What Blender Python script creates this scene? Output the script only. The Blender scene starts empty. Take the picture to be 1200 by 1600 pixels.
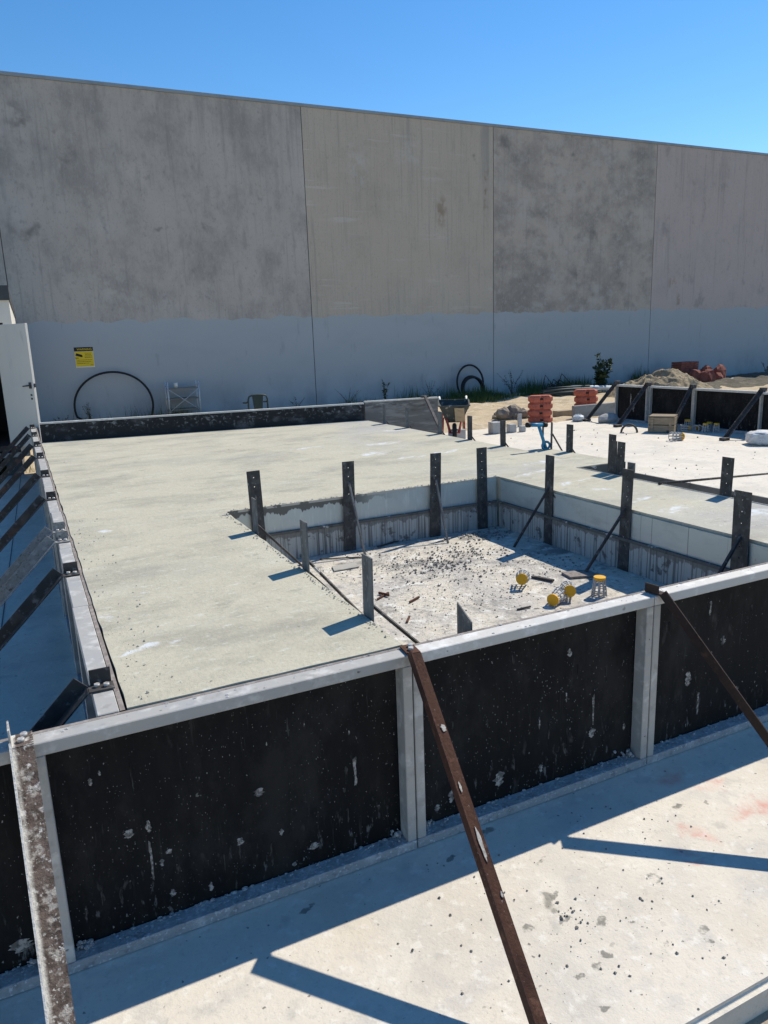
import bpy, bmesh, math, random
import numpy as np
from mathutils import Vector, Matrix, noise as mnoise
from mathutils.geometry import tessellate_polygon
rnd = random.Random(7)
R = math.radians
S = bpy.context.scene
COL = S.collection

# ------------------------------------------------------------------ camera
CAMP = Vector((0, 0, 1.2))
YAW, PITCH, ROLL, FPX = 0.446469829, 0.227000582, -0.0359118608, 1162.55
cy, sy, cp, sp = math.cos(YAW), math.sin(YAW), math.cos(PITCH), math.sin(PITCH)
fwd = Vector((sy*cp, cy*cp, -sp)); r0 = Vector((cy, -sy, 0)); u0 = r0.cross(fwd)
cr, sr = math.cos(ROLL), math.sin(ROLL)
right = cr*r0 + sr*u0; up = -sr*r0 + cr*u0
cam = bpy.data.objects.new('camera', bpy.data.cameras.new('camera')); COL.objects.link(cam)
cam.data.sensor_fit = 'VERTICAL'; cam.data.sensor_height = 24; cam.data.lens = 24*FPX/1600
cam.data.clip_start = 0.05; cam.data.clip_end = 2000
m = Matrix((right, up, -fwd)).transposed().to_4x4(); m.translation = CAMP
cam.matrix_world = m
S.camera = cam
def ray(x, y): return right*((x-600)/FPX) - up*((y-800)/FPX) + fwd
def G(x, y, z=0.0):          # surveyed point of the photo on the level z
    d = ray(x, y); return CAMP + d*((z-CAMP.z)/d.z)
def W(x, y, Y):              # surveyed point of the photo on the upright plane at distance Y
    d = ray(x, y); return CAMP + d*(Y/d.y)

# ------------------------------------------------------------------ light
SUN = Vector((.845, .265, 1.0)).normalized()
elev = math.asin(SUN.z); az = math.atan2(SUN.x, SUN.y)
w = bpy.data.worlds.new('World'); S.world = w; w.use_nodes = True
nt = w.node_tree; bg = nt.nodes['Background']
sky = nt.nodes.new('ShaderNodeTexSky'); sky.sky_type = 'NISHITA'; sky.sun_disc = False
sky.sun_elevation = elev; sky.sun_rotation = az
sky.air_density = 1.0; sky.dust_density = 0.05; sky.ozone_density = 3.0
hs = nt.nodes.new('ShaderNodeHueSaturation'); hs.inputs['Saturation'].default_value = 1.29
nt.links.new(sky.outputs[0], hs.inputs['Color']); nt.links.new(hs.outputs[0], bg.inputs[0]); bg.inputs[1].default_value = 0.112
sl = bpy.data.lights.new('sun', 'SUN'); sl.energy = 4.0; sl.angle = R(0.5); sl.color = (1, .935, .81)
so = bpy.data.objects.new('sun', sl); COL.objects.link(so)
so.rotation_euler = SUN.to_track_quat('Z', 'Y').to_euler(); so.location = (20, 10, 30)
S.view_settings.view_transform = 'Standard'; S.view_settings.look = 'None'
S.view_settings.exposure = 0.45; S.view_settings.gamma = 1
S.view_settings.use_curve_mapping = False

# ------------------------------------------------------------------ materials
def mat(name, base, layers=(), rough=.85, metal=0, spec=.3, bump=None, rand=False, rlayer=None):
    """base colour plus layers of wear and painted shade, each one (colour, amount, kind, ...)"""
    M = bpy.data.materials.new(name); M.use_nodes = True
    t = M.node_tree; N = t.nodes; L = t.links
    b = N['Principled BSDF']
    b.inputs['Roughness'].default_value = rough; b.inputs['Metallic'].default_value = metal
    b.inputs['Specular IOR Level'].default_value = spec
    tc = N.new('ShaderNodeTexCoord'); co = tc.outputs['Object']; raw = co
    def vm(op, a, bb):
        n = N.new('ShaderNodeVectorMath'); n.operation = op
        for i, v in enumerate((a, bb)):
            if v is None: continue
            if hasattr(v, 'links') or hasattr(v, 'is_linked'): L.new(v, n.inputs[i])
            else: n.inputs[i].default_value = v
        return n.outputs[0] if op not in ('LENGTH', 'DISTANCE') else n.outputs['Value']
    def mm(op, a, bb=0.5, cc=None):
        n = N.new('ShaderNodeMath'); n.operation = op
        for i, v in enumerate((a, bb, cc)):
            if v is None: continue
            if hasattr(v, 'is_linked'): L.new(v, n.inputs[i])
            else: n.inputs[i].default_value = v
        return n.outputs[0]
    def smooth(v, lo, hi):
        n = N.new('ShaderNodeMapRange'); n.interpolation_type = 'SMOOTHSTEP'
        L.new(v, n.inputs['Value'])
        a, c = (0, 1)
        if lo > hi: lo, hi, a, c = hi, lo, 1, 0
        n.inputs['From Min'].default_value = lo; n.inputs['From Max'].default_value = hi
        n.inputs['To Min'].default_value = a; n.inputs['To Max'].default_value = c
        return n.outputs['Result']
    if rand:
        oi = N.new('ShaderNodeObjectInfo')
        rv = N.new('ShaderNodeVectorMath'); rv.operation = 'SCALE'; rv.inputs[0].default_value = (37.1, 17.3, 29.7)
        L.new(oi.outputs['Random'], rv.inputs['Scale'])
        co = vm('ADD', raw, rv.outputs[0])
    def ntex(scale, detail=4, rough_=.55, src=None):
        s = (scale,)*3 if not isinstance(scale, (tuple, list)) else tuple(scale)
        v = vm('MULTIPLY', src or co, s)
        n = N.new('ShaderNodeTexNoise'); n.inputs['Scale'].default_value = 1
        n.inputs['Detail'].default_value = detail; n.inputs['Roughness'].default_value = rough_
        L.new(v, n.inputs['Vector']); return n.outputs['Fac']
    sep = None
    def axis(i):
        nonlocal sep
        if sep is None:
            sep = N.new('ShaderNodeSeparateXYZ'); L.new(raw, sep.inputs[0])
        return sep.outputs[i]
    cur = None
    for ly in layers:
        c, amt, kind = ly[:3]; a = ly[3:]
        opt = a[-1] if a and isinstance(a[-1], dict) else {}
        if kind == 'noise':       # scale, lo, hi
            f = smooth(ntex(a[0], opt.get('detail', 5), opt.get('rough', .6)), a[1], a[2])
        elif kind == 'spot':      # scale, radius, keep fraction
            s = (a[0],)*3 if not isinstance(a[0], (tuple, list)) else tuple(a[0])
            wob = N.new('ShaderNodeTexNoise'); wob.inputs['Scale'].default_value = max(s)*1.6; L.new(co, wob.inputs['Vector'])
            wv = vm('MULTIPLY', vm('SUBTRACT', wob.outputs['Color'], (.5,.5,.5)), tuple(opt.get('wob', .7)/q for q in s))
            v = vm('MULTIPLY', vm('ADD', co, wv), s)
            n = N.new('ShaderNodeTexVoronoi'); n.inputs['Scale'].default_value = 1
            L.new(v, n.inputs['Vector'])
            sp_ = N.new('ShaderNodeSeparateXYZ'); L.new(n.outputs['Color'], sp_.inputs[0])
            f = mm('MULTIPLY', smooth(mm('DIVIDE', n.outputs['Distance'], mm('ADD', sp_.outputs[1], .35)), a[1], a[1]*.55), mm('LESS_THAN', sp_.outputs[0], a[2]))
        elif kind == 'ell':       # list of (cx, cy, rx, ry, rot) on the xy plane
            tot = None
            wn = N.new('ShaderNodeTexNoise'); wn.inputs['Scale'].default_value = opt.get('ws', 7); wn.inputs['Detail'].default_value = 5
            L.new(raw, wn.inputs['Vector'])
            wv = vm('MULTIPLY', vm('SUBTRACT', wn.outputs['Color'], (.5,.5,.5)), (opt.get('wa', .12),)*2+((opt.get('wa', .12) if opt.get('xz') else 0),))
            p = vm('ADD', raw, wv)
            for (ex, ey, rx, ry, ro) in a[0]:
                mp = N.new('ShaderNodeMapping'); mp.vector_type = 'TEXTURE'
                mp.inputs['Location'].default_value = (ex, ey, 0); mp.inputs['Rotation'].default_value = (0, 0, ro)
                mp.inputs['Scale'].default_value = (rx, ry, 1e4)
                if opt.get('xz'): mp.inputs['Location'].default_value = (ex, 0, ey); mp.inputs['Rotation'].default_value = (0, 0, 0); mp.inputs['Scale'].default_value = (rx, 1e4, ry)
                L.new(p, mp.inputs['Vector'])
                q = smooth(vm('LENGTH', mp.outputs[0], None), 1.0, opt.get('in', .5))
                tot = q if tot is None else mm('MAXIMUM', tot, q)
            f = tot
        elif kind == 'drip':      # ztop, depth, frequency : a ragged splash hanging from ztop
            f1 = ntex((a[2], a[2], .25), 4, .65)
            lim = mm('SUBTRACT', a[0], mm('MULTIPLY', mm('POWER', f1, opt.get('pow', 2.0)), a[1]*4))
            f = smooth(mm('SUBTRACT', axis(2), lim), -.004, .004)
        elif kind == 'band':      # z range soft
            zz = axis(2)
            if 'wb' in opt: zz = mm('ADD', zz, mm('MULTIPLY', mm('SUBTRACT', ntex((opt['wb'][0], 1, opt['wb'][0]*.3), 6, .6), .5), opt['wb'][1]))
            f = mm('MULTIPLY', smooth(zz, a[0]-a[2], a[0]), smooth(zz, a[1]+a[2], a[1]))
        elif kind == 'line':      # groove: axis, position, halfwidth
            f = smooth(mm('ABSOLUTE', mm('SUBTRACT', axis(a[0]), a[1])), a[2], a[2]*.4)
        if 'zr' in opt:           # limited to a height range z0 (none) .. z1 (full)
            f = mm('MULTIPLY', f, smooth(axis(opt.get('ax', 2)), *opt['zr']))
        if 'brk' in opt:          # broken up by a second noise
            f = mm('MULTIPLY', f, smooth(ntex(opt['brk'][0], 5), opt['brk'][1], opt['brk'][2]))
        f = mm('MULTIPLY', f, amt)
        mx = N.new('ShaderNodeMix'); mx.data_type = 'RGBA'; L.new(f, mx.inputs[0])
        if cur is None: mx.inputs[6].default_value = (*base, 1)
        else: L.new(cur, mx.inputs[6])
        mx.inputs[7].default_value = (*c, 1); cur = mx.outputs[2]
    if cur is None: b.inputs['Base Color'].default_value = (*base, 1)
    else: L.new(cur, b.inputs['Base Color'])
    if rlayer:
        v = smooth(ntex(rlayer[0], 4), rlayer[1], rlayer[2])
        n = N.new('ShaderNodeMapRange'); L.new(v, n.inputs['Value'])
        n.inputs['To Min'].default_value = rough; n.inputs['To Max'].default_value = rlayer[3]
        L.new(n.outputs['Result'], b.inputs['Roughness'])
    if bump:
        prev = None
        for (s, st) in bump:
            bn = N.new('ShaderNodeBump'); bn.inputs['Strength'].default_value = 1; bn.inputs['Distance'].default_value = st
            L.new(ntex(s, 6, .65), bn.inputs['Height'])
            if prev is not None: L.new(prev, bn.inputs['Normal'])
            prev = bn.outputs[0]
        L.new(prev, b.inputs['Normal'])
    return M

def ell_at(pts):   # (px, py, rx, ry, rot) with the level of the raised slab
    out = []
    for (px, py, rx, ry, ro) in pts:
        p = G(px, py, 0); out.append((p.x, p.y, rx, ry, ro))
    return out
M = {}
M['slab'] = mat('fresh_concrete', (.465, .43, .33), [
    ((.30, .28, .23), .8, 'noise', (1.1, 1.9, 1), .45, .68, {'detail': 8, 'rough': .68}),
    ((.53, .50, .41), .6, 'noise', (2.0, 3.6, 1), .5, .74, {'detail': 8}),
    ((.25, .235, .195), .6, 'noise', (2.6, 6, 1), .57, .70, {'detail': 9, 'rough': .72}), ((.22, .21, .18), .6, 'noise', (3.2, 4.2, 1), .56, .67, {'detail': 10, 'rough': .75, 'brk': (.8, .36, .54)}), ((.57, .545, .46), .5, 'noise', (2.1, 13, 1), .6, .70, {'detail': 8, 'brk': (.9, .45, .6)}),
    ((.30, .30, .27), .6, 'noise', (.45, .7, 1), .52, .75),
    ((.36, .355, .35), .75, 'noise', (.5, .5, 1), .46, .62, {'zr': (2.9, 4.6), 'ax': 0}),
    ((.56, .55, .48), .6, 'noise', (14, 26, 1), .56, .70), ((.33, .315, .26), .5, 'noise', (20, 34, 1), .56, .7),
    ((.2, .19, .17), .35, 'noise', 60, .66, .76),
    ((.16, .15, .13), .8, 'spot', 26, .16, .10),
    ((.62, .64, .66), .8, 'ell', ell_at([(240, 1010, .16, .035, .1), (170, 966, .035, .03, 0), (222, 925, .06, .02, .1),
        (600, 693, .3, .1, 0), (585, 709, .2, .12, .3), (645, 714, .22, .05, 0), (618, 672, .2, .1, 0), (845, 722, .3, .06, .2),
        (835, 738, .35, .05, .2), (1055, 796, .18, .05, .2), (940, 765, .12, .06, 0), (1185, 800, .16, .12, 0), (165, 830, .06, .05, 0),
        (1000, 780, .2, .04, .2), (900, 752, .25, .04, .3), (700, 705, .3, .05, .2), (480, 700, .3, .06, .1)]), {'ws': 9, 'wa': .22, 'brk': (9, .38, .6)}),
    ], rough=.88, spec=.25, bump=[(6, .006), (38, .0045)], rlayer=((1.2, 4, 1), .45, .7, .6))
PINK = [(q_.x, q_.y, rx, ry, ro) for q_, rx, ry, ro in [(G(a_, b_, -.88), *c_) for a_, b_, c_ in [(1050, 1215, (.13, .09, .2)), (1122, 1230, (.12, .05, .1)), (1150, 1262, (.16, .06, .3)), (1085, 1300, (.04, .15, .2)), (1190, 1255, (.14, .07, .2)), (1075, 1340, (.03, .08, .3))]]]
M['lower'] = mat('old_slab_concrete', (.645, .585, .495), [
    ((.50, .465, .41), .65, 'noise', 1.3, .44, .68),
    ((.70, .645, .555), .7, 'noise', 3.2, .48, .7, {'detail': 8}), ((.50, .47, .43), .6, 'noise', 5.5, .52, .68, {'detail': 8}),
    ((.52, .44, .33), .4, 'noise', (1.7, 1.2, 1), .55, .75),
    ((.40, .38, .34), .6, 'noise', 7, .58, .75),
    ((.74, .70, .63), .6, 'noise', 18, .54, .7), ((.46, .425, .37), .45, 'noise', 34, .56, .70), ((.38, .35, .30), .4, 'noise', 85, .58, .72),
    ((.21, .195, .165), .75, 'spot', 5.2, .14, .22, {'wob': 1.1, 'brk': (2.2, .47, .6)}),
    ((.24, .22, .19), .7, 'spot', 15, .17, .28, {'wob': 1.0, 'brk': (2.0, .42, .58)}),
    ((.14, .13, .12), .8, 'spot', 42, .2, .12),
    ((.19, .18, .155), .85, 'ell', [(q_.x, q_.y, rx, ry, ro) for q_, rx, ry, ro in [(G(a_, b_, -.88), *c_) for a_, b_, c_ in
        [(882, 1437, (.035, .018, .3)), (947, 1492, (.02, .022, 0)), (932, 1510, (.025, .02, .6)), (1022, 1372, (.028, .035, 0)), (865, 1400, (.03, .02, .4)), (1100, 1452, (.028, .018, 0)), (945, 1575, (.02, .016, 0)),
         (1040, 1475, (.022, .012, .3)), (825, 1450, (.03, .022, 0)), (987, 1441, (.014, .012, 0)), (905, 1525, (.02, .012, 0)), (940, 1440, (.03, .02, .5)), (1110, 1470, (.02, .014, 0)), (760, 1300, (.06, .02, .3)), (705, 1340, (.03, .015, .3)), (480, 1420, (.04, .012, .5)), (1060, 1260, (.03, .02, 0)), (845, 1345, (.04, .012, .4))]]], {'ws': 40, 'wa': .05, 'in': .6, 'brk': (30, .34, .55)}),
    ((.60, .25, .20), .5, 'ell', PINK, {'ws': 5, 'wa': .34, 'in': .0, 'brk': (22, .36, .62)}), ((.62, .22, .17), .4, 'ell', PINK, {'ws': 3, 'wa': .3, 'in': .0, 'brk': (5, .36, .62)}),
    ((.12, .11, .10), .5, 'noise', (1.2, 60, 1), .70, .76, {'brk': (3, .45, .6)}),
    ], rough=.9, spec=.2, bump=[(9, .004), (70, .002)])
M['pit'] = mat('dusty_pit_concrete', (.58, .525, .435), [
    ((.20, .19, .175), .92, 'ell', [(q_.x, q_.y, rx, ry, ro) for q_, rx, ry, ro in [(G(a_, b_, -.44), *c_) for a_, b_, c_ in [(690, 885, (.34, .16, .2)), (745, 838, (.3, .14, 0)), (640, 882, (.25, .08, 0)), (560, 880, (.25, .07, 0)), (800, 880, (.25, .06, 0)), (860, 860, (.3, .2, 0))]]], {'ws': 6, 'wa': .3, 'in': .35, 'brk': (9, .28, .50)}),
    ((.45, .42, .38), .8, 'noise', 2.4, .42, .62),
    ((.27, .255, .235), .75, 'noise', 5, .5, .64, {'detail': 9, 'rough': .7}), ((.24, .225, .20), .6, 'noise', 40, .55, .68),
    ((.72, .69, .63), .8, 'noise', 11, .52, .68),
    ((.20, .19, .18), .85, 'noise', 16, .57, .68, {'brk': (1.7, .42, .58)}),
    ((.11, .105, .10), .9, 'spot', 22, .22, .3, {'wob': 1.2, 'brk': (2.5, .4, .55)}),
    ((.10, .10, .095), .9, 'spot', 55, .22, .25, {'wob': 1.0}),
    ], rough=.93, spec=.15, bump=[(11, .016), (60, .006)])
M['sand'] = mat('sand', (.50, .40, .27), [
    ((.36, .29, .20), .8, 'noise', 1.3, .45, .68),
    ((.60, .52, .40), .8, 'noise', 4, .5, .7),
    ((.26, .20, .14), .7, 'noise', 9, .6, .75),
    ((.62, .58, .52), .6, 'spot', 9, .2, .2)], rough=.95, spec=.1, bump=[(8, .03), (45, .01)])
M['pile'] = mat('heaped_sand', (.36, .29, .195), [
    ((.25, .2, .135), .8, 'noise', 2, .45, .65), ((.45, .37, .26), .7, 'noise', 7, .5, .7)],
    rough=.95, spec=.1, bump=[(6, .08), (25, .03)])
M['spoil'] = mat('shade_tinted_spoil', (.10, .085, .065), [((.17, .145, .11), .8, 'noise', 3, .5, .7), ((.05, .06, .03), .8, 'noise', 5, .5, .65)], rough=.95, bump=[(9, .04)])  # soil colour darkened to stand in for shade behind the far panels
M['earth'] = mat('site_ground', (.34, .28, .21), [((.24, .2, .15), .8, 'noise', .6, .4, .7)], rough=.95, spec=.1, bump=[(5, .03)])
M['alu'] = mat('aluminium_rail', (.40, .385, .355), [
    ((.36, .36, .36), .7, 'noise', (5, 5, 30), .45, .7),
    ((.66, .64, .60), .55, 'noise', 13, .5, .68),
    ((.27, .255, .23), .55, 'noise', 15, .55, .70),
    ((.10, .09, .08), .9, 'spot', 16, .12, .14)], rough=.6, metal=.12, spec=.35, bump=[(30, .001)], rand=True)
M['alu_clean'] = mat('aluminium_clean', (.54, .515, .475), [
    ((.5, .5, .49), .6, 'noise', (5, 5, 30), .45, .7), ((.75, .74, .71), .7, 'noise', 12, .5, .7),
    ((.25, .24, .22), .8, 'spot', 14, .12, .12)], rough=.65, metal=.08, bump=[(30, .001)], rand=True)
M['alu_dirty'] = mat('cement_caked_rail', (.36, .36, .36), [
    ((.6, .6, .6), .7, 'noise', 12, .5, .66), ((.2, .2, .2), .7, 'noise', 24, .52, .66),
    ((.66, .66, .66), .8, 'noise', 60, .56, .66)], rough=.92, spec=.15, bump=[(25, .012), (80, .006)], rand=True)
PLYL = [((.014, .0135, .013), .9, 'noise', (14, 14, 3), .4, .75),
    ((.05, .05, .05), .4, 'noise', (3, 3, 1.3), .55, .8),
    ((.12, .115, .11), .4, 'noise', (10, 10, 4), .63, .76),
    ((.38, .36, .33), .8, 'spot', (60, 60, 30), .13, .12, {'wob': .9}),
    ((.5, .48, .45), .75, 'spot', (150, 150, 80), .22, .2, {'wob': .9, 'brk': (5, .36, .6)}),
    ((.3, .29, .27), .5, 'spot', (17, 17, 4.2), .10, .06, {'wob': 1.6}),
    ((.25, .24, .23), .6, 'noise', (34, 34, 12), .58, .7, {'zr': (.34, .04)}), ((.03, .029, .028), .6, 'noise', (2.2, 2.2, 1.2), .46, .62, {'detail': 9, 'rough': .75}), ((.06, .058, .055), .5, 'noise', (60, 60, 5), .6, .72, {'brk': (2.5, .45, .62)})]
M['ply'] = mat('black_form_ply', (.008, .0085, .0095), PLYL, rough=.7, spec=.12, bump=[((30, 30, 5), .0008)], rand=True)
M['plyedge'] = mat('ply_edge', (.22, .19, .17), [((.33, .29, .26), .8, 'noise', (30, 30, 8), .45, .65), ((.1, .085, .08), .7, 'noise', 25, .55, .7)], rough=.9, rand=True)
M['board'] = mat('stained_black_board', (.022, .023, .026), [((.12, .12, .125), .7, 'noise', (3, 3, 5), .52, .72), ((.26, .26, .26), .7, 'noise', (17, 17, 24), .54, .68, {'zr': (.02, .2)}),
    ((.2, .2, .2), .6, 'noise', (20, 20, 8), .62, .72)], rough=.8, spec=.2)
M['board_grey'] = mat('weathered_grey_board', (.13, .13, .13), [((.24, .24, .24), .8, 'noise', (2, 2, 14), .48, .65), ((.06, .06, .06), .8, 'noise', (3, 3, 9), .5, .7),
    ((.36, .36, .35), .6, 'noise', (3, 3, 12), .5, .6, {'zr': (.1, .24)})], rough=.85, spec=.2)
M['smear'] = mat('cement_smear', (.016, .016, .016), [((.075, .072, .068), .8, 'noise', (50, 50, 14), .46, .64)], rough=.9, spec=.1)
M['splat'] = mat('cement_splash', (.13, .125, .115), [((.40, .38, .35), .9, 'noise', 45, .44, .6), ((.04, .04, .04), .7, 'noise', 70, .52, .62)], rough=.95, spec=.1, bump=[(120, .003)])
M['chip'] = mat('dried_cement_chip', (.55, .52, .46), [((.38, .35, .3), .7, 'noise', 60, .5, .65)], rough=.95, bump=[(90, .003)])
M['rust'] = mat('rusty_brown_steel', (.095, .045, .03), [((.045, .022, .017), .8, 'noise', (14, 5, 5), .45, .7), ((.17, .085, .055), .7, 'noise', 24, .55, .7),
    ((.35, .3, .26), .7, 'noise', (60, 60, 60), .66, .70), ((.05, .026, .02), .7, 'noise', (90, 90, 90), .55, .68)], rough=.85, spec=.2, bump=[(80, .003)], rand=True)
M['rust_dark'] = mat('dark_rusty_steel', (.045, .028, .022), [((.025, .018, .015), .8, 'noise', 14, .45, .7), ((.11, .06, .04), .7, 'noise', 26, .55, .7), ((.4, .38, .35), .8, 'noise', (20, 9, 9), .68, .7)], rough=.8, spec=.25, bump=[(60, .002)])
M['dark'] = mat('dark_steel', (.042, .038, .036), [((.10, .085, .075), .7, 'noise', 9, .46, .68), ((.22, .21, .20), .7, 'noise', 30, .55, .70), ((.16, .07, .04), .6, 'noise', 5, .60, .72), ((.5, .48, .45), .85, 'noise', (17, 8, 8), .69, .71)],
    rough=.7, spec=.35, bump=[(60, .001)], rand=True)
M['pale'] = mat('pale_caked_steel', (.27, .26, .245), [((.12, .11, .10), .7, 'noise', 60, .54, .66), ((.4, .39, .37), .7, 'noise', 24, .5, .66), ((.05, .045, .04), .8, 'noise', 18, .60, .68)], rough=.9, spec=.15, bump=[(50, .004)], rand=True)
M['caked'] = mat('cement_caked_steel', (.13, .10, .085), [((.06, .045, .038), .8, 'noise', 26, .45, .62), ((.42, .39, .35), .8, 'noise', (34, 40, 34), .50, .66), ((.60, .58, .54), .95, 'noise', (20, 12, 12), .30, .48, {'zr': (-.016, -.031), 'ax': 0}), ((.55, .53, .49), .8, 'noise', (80, 80, 80), .60, .66),
    ((.68, .66, .62), .5, 'noise', 40, .58, .66)], rough=.92, spec=.15, bump=[(30, .01), (90, .004)])
M['stake'] = mat('form_stake_steel', (.055, .053, .052), [((.10, .095, .09), .8, 'noise', (18, 18, 14), .48, .64), ((.21, .2, .19), .6, 'noise', (45, 45, 30), .58, .68), ((.3, .29, .27), .7, 'noise', (22, 22, 16), .66, .7),
    ((.03, .028, .027), .7, 'noise', 14, .5, .7)], rough=.7, spec=.3, bump=[(70, .0012)], rand=True)
M['stake_grey'] = mat('cement_greyed_stake', (.17, .17, .165), [((.10, .1, .1), .8, 'noise', (20, 20, 6), .45, .62), ((.27, .26, .25), .6, 'noise', 40, .55, .66)], rough=.85, spec=.2, bump=[(70, .002)], rand=True)
M['galv'] = mat('galvanised_strip', (.50, .535, .51), [
    ((.40, .43, .42), .6, 'noise', (2, 2, 3), .45, .7), ((.68, .70, .67), .5, 'noise', (40, 40, 6), .5, .7),
    ((.17, .17, .165), .8, 'noise', (55, 55, 1.2), .66, .72),
    ((.11, .108, .10), .95, 'drip', -.0, .055, 11, {'ax': 0, 'zr': (2.75, 2.2)}),
    ((.50, .47, .42), .9, 'band', -.012, .01, .003, {'brk': (14, .42, .5)})], rough=.42, metal=.3, spec=.4, bump=[((3, 3, 2), .01)])
M['galv_low'] = mat('splashed_lower_strip', (.42, .425, .40), [
    ((.13, .128, .12), .85, 'noise', (60, 60, 1.0), .5, .6), ((.1, .098, .09), .9, 'noise', 14, .57, .68),
    ((.16, .155, .145), .8, 'drip', -.225, .03, 14), ((.10, .098, .09), .7, 'noise', (90, 90, .8), .58, .64), ((.56, .55, .51), .6, 'noise', (60, 60, 3), .58, .7)], rough=.75, spec=.25, bump=[(40, .003)])
M['galv_side'] = mat('galvanised_side', (.49, .525, .50), [
    ((.33, .36, .35), .6, 'noise', (3, 3, 8), .45, .7), ((.17, .17, .165), .7, 'noise', (35, 35, 1.0), .69, .73),
    ((.10, .10, .095), .6, 'noise', (50, 50, .3), .64, .67), ((.07, .07, .065), .95, 'spot', (6, 6, 5), .12, .2, {'wob': 1.0})], rough=.42, metal=.3, bump=[((3, 3, 2), .01)], spec=.4)
M['splatter_face'] = mat('splattered_step_face', (.12, .118, .11), [((.5, .49, .46), .95, 'noise', (9, 9, 12), .60, .63), ((.06, .06, .055), .7, 'noise', 18, .5, .65)], rough=.85)
M['band'] = mat('grey_edge_strip', (.17, .165, .155), [((.22, .215, .2), .7, 'noise', (4, 4, 12), .45, .65), ((.07, .07, .065), .7, 'noise', 9, .5, .7)], rough=.85)
def wallmat(name, base, layers):
    def xz(l): return [(W(a_, b_, 23.3).x, W(a_, b_, 23.3).z, rx, rz, 0) for a_, b_, rx, rz in l]
    layers = layers + [((.17, .16, .15), .75, 'ell', xz([(743, 247, .2, .16), (30, 190, .5, .9), (45, 360, .6, .25), (100, 235, .25, .9), (890, 250, .35, .2), (845, 330, .5, .3), (905, 430, .5, .6), (925, 365, .4, .5), (790, 225, .5, .25), (250, 362, .3, .12), (330, 350, .3, .5)]), {'xz': 1, 'ws': 2.2, 'wa': .9, 'in': .0, 'brk': (3, .38, .62)}),
        ((.24, .18, .12), .7, 'ell', xz([(1050, 440, .35, .3), (1060, 470, .16, .5), (760, 300, .1, 1.2), (690, 330, .3, .8)]), {'xz': 1, 'ws': 3, 'wa': .5, 'in': .0, 'brk': (4, .38, .6)}),
        ((.55, .52, .48), .5, 'ell', xz([(560, 260, .6, 1.2), (640, 240, .9, .6), (860, 300, .9, .12), (830, 390, .8, .12), (970, 300, .7, .5), (180, 450, 1.2, .6)]), {'xz': 1, 'ws': 2.5, 'wa': .6, 'in': .0, 'brk': (5, .4, .62)})]
    return mat(name, base, layers + [
        ((.385, .415, .43), 1.0, 'band', -3, 2.0, .02, {'wb': (1.4, .5)}),
        ((.34, .37, .39), .5, 'noise', (.6, 1, 1.4), .5, .75, {'zr': (2.03, 1.99)}),
        ((.28, .305, .32), .5, 'noise', (5, 5, 1.2), .60, .72, {'zr': (2.03, 1.99)}),
        ((.17, .19, .21), .55, 'noise', (.8, 1, .5), .42, .7, {'zr': (.6, -.9)})],  # shade at the wall foot painted in, deepening downwards
        rough=.92, spec=.15, bump=[(5, .006), (30, .003)])
GR = [((.46, .43, .40), .45, 'noise', (24, 24, 9), .5, .7), ((.24, .225, .21), .45, 'noise', (30, 30, 14), .54, .7),
      ((.27, .255, .24), .5, 'noise', (2.6, 2.6, .10), .5, .68, {'zr': (3.6, 8.2)}), ((.25, .235, .22), .35, 'noise', (9, 9, .35), .55, .7)]
WM = [wallmat('precast_grey', (.45, .405, .36), [((.27, .25, .23), .72, 'noise', (.8, 1, .55), .44, .68, {'detail': 9, 'rough': .7}), ((.52, .475, .43), .65, 'noise', (.6, 1, .7), .48, .74, {'detail': 8}),
        ((.27, .26, .245), .5, 'noise', (4.5, 4, 1.3), .52, .72, {'detail': 8}), ((.24, .23, .22), .45, 'noise', (9, 9, 7), .56, .72)]+GR),
      wallmat('precast_buff', (.475, .41, .335), [((.36, .315, .26), .5, 'noise', (.5, 1, .7), .46, .72, {'detail': 9, 'rough': .7}), ((.50, .445, .37), .5, 'noise', (.6, 1, .5), .5, .7),
        ((.37, .335, .285), .45, 'noise', (22, 22, .9), .5, .7), ((.56, .51, .45), .6, 'noise', (.55, 1, 7), .57, .68, {'brk': (.5, .42, .6)}), ((.3, .265, .225), .45, 'noise', (9, 9, 8), .6, .75)]+GR),
      wallmat('precast_blotched', (.46, .40, .34), [((.25, .225, .20), .78, 'noise', (.6, 1, .7), .40, .68, {'detail': 9, 'rough': .68}), ((.48, .45, .415), .6, 'noise', (1.2, 1, 1.6), .52, .7, {'detail': 8}),
        ((.22, .205, .19), .6, 'noise', (2.2, 3, 2.4), .48, .72, {'detail': 9}), ((.46, .435, .405), .5, 'noise', (3, 3, 3.5), .55, .68)]+GR),
      wallmat('precast_pinkish', (.48, .405, .37), [((.37, .33, .31), .6, 'noise', (.6, 1, .6), .46, .7, {'detail': 9, 'rough': .7}), ((.27, .245, .225), .6, 'noise', (1.6, 1, 1.1), .58, .72, {'detail': 9}),
        ((.49, .445, .42), .5, 'noise', (3, 3, 1.1), .53, .7), ((.32, .29, .275), .45, 'noise', (11, 11, 6), .57, .7)]+GR)]
M['cap'] = mat('metal_capping', (.30, .33, .34), [((.22, .24, .25), .6, 'noise', 3, .45, .7)], rough=.6, metal=.3)
M['joint'] = mat('joint_sealant', (.10, .10, .10), rough=.9)
M['white'] = mat('white_panel', (.60, .57, .51), [((.5, .49, .46), .7, 'noise', (1, 1, .6), .45, .7), ((.4, .38, .35), .5, 'noise', (8, 8, 2), .6, .75)], rough=.6)
M['charcoal'] = mat('charcoal_fascia', (.05, .055, .06), [((.08, .085, .09), .6, 'noise', 5, .45, .7)], rough=.6)
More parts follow.
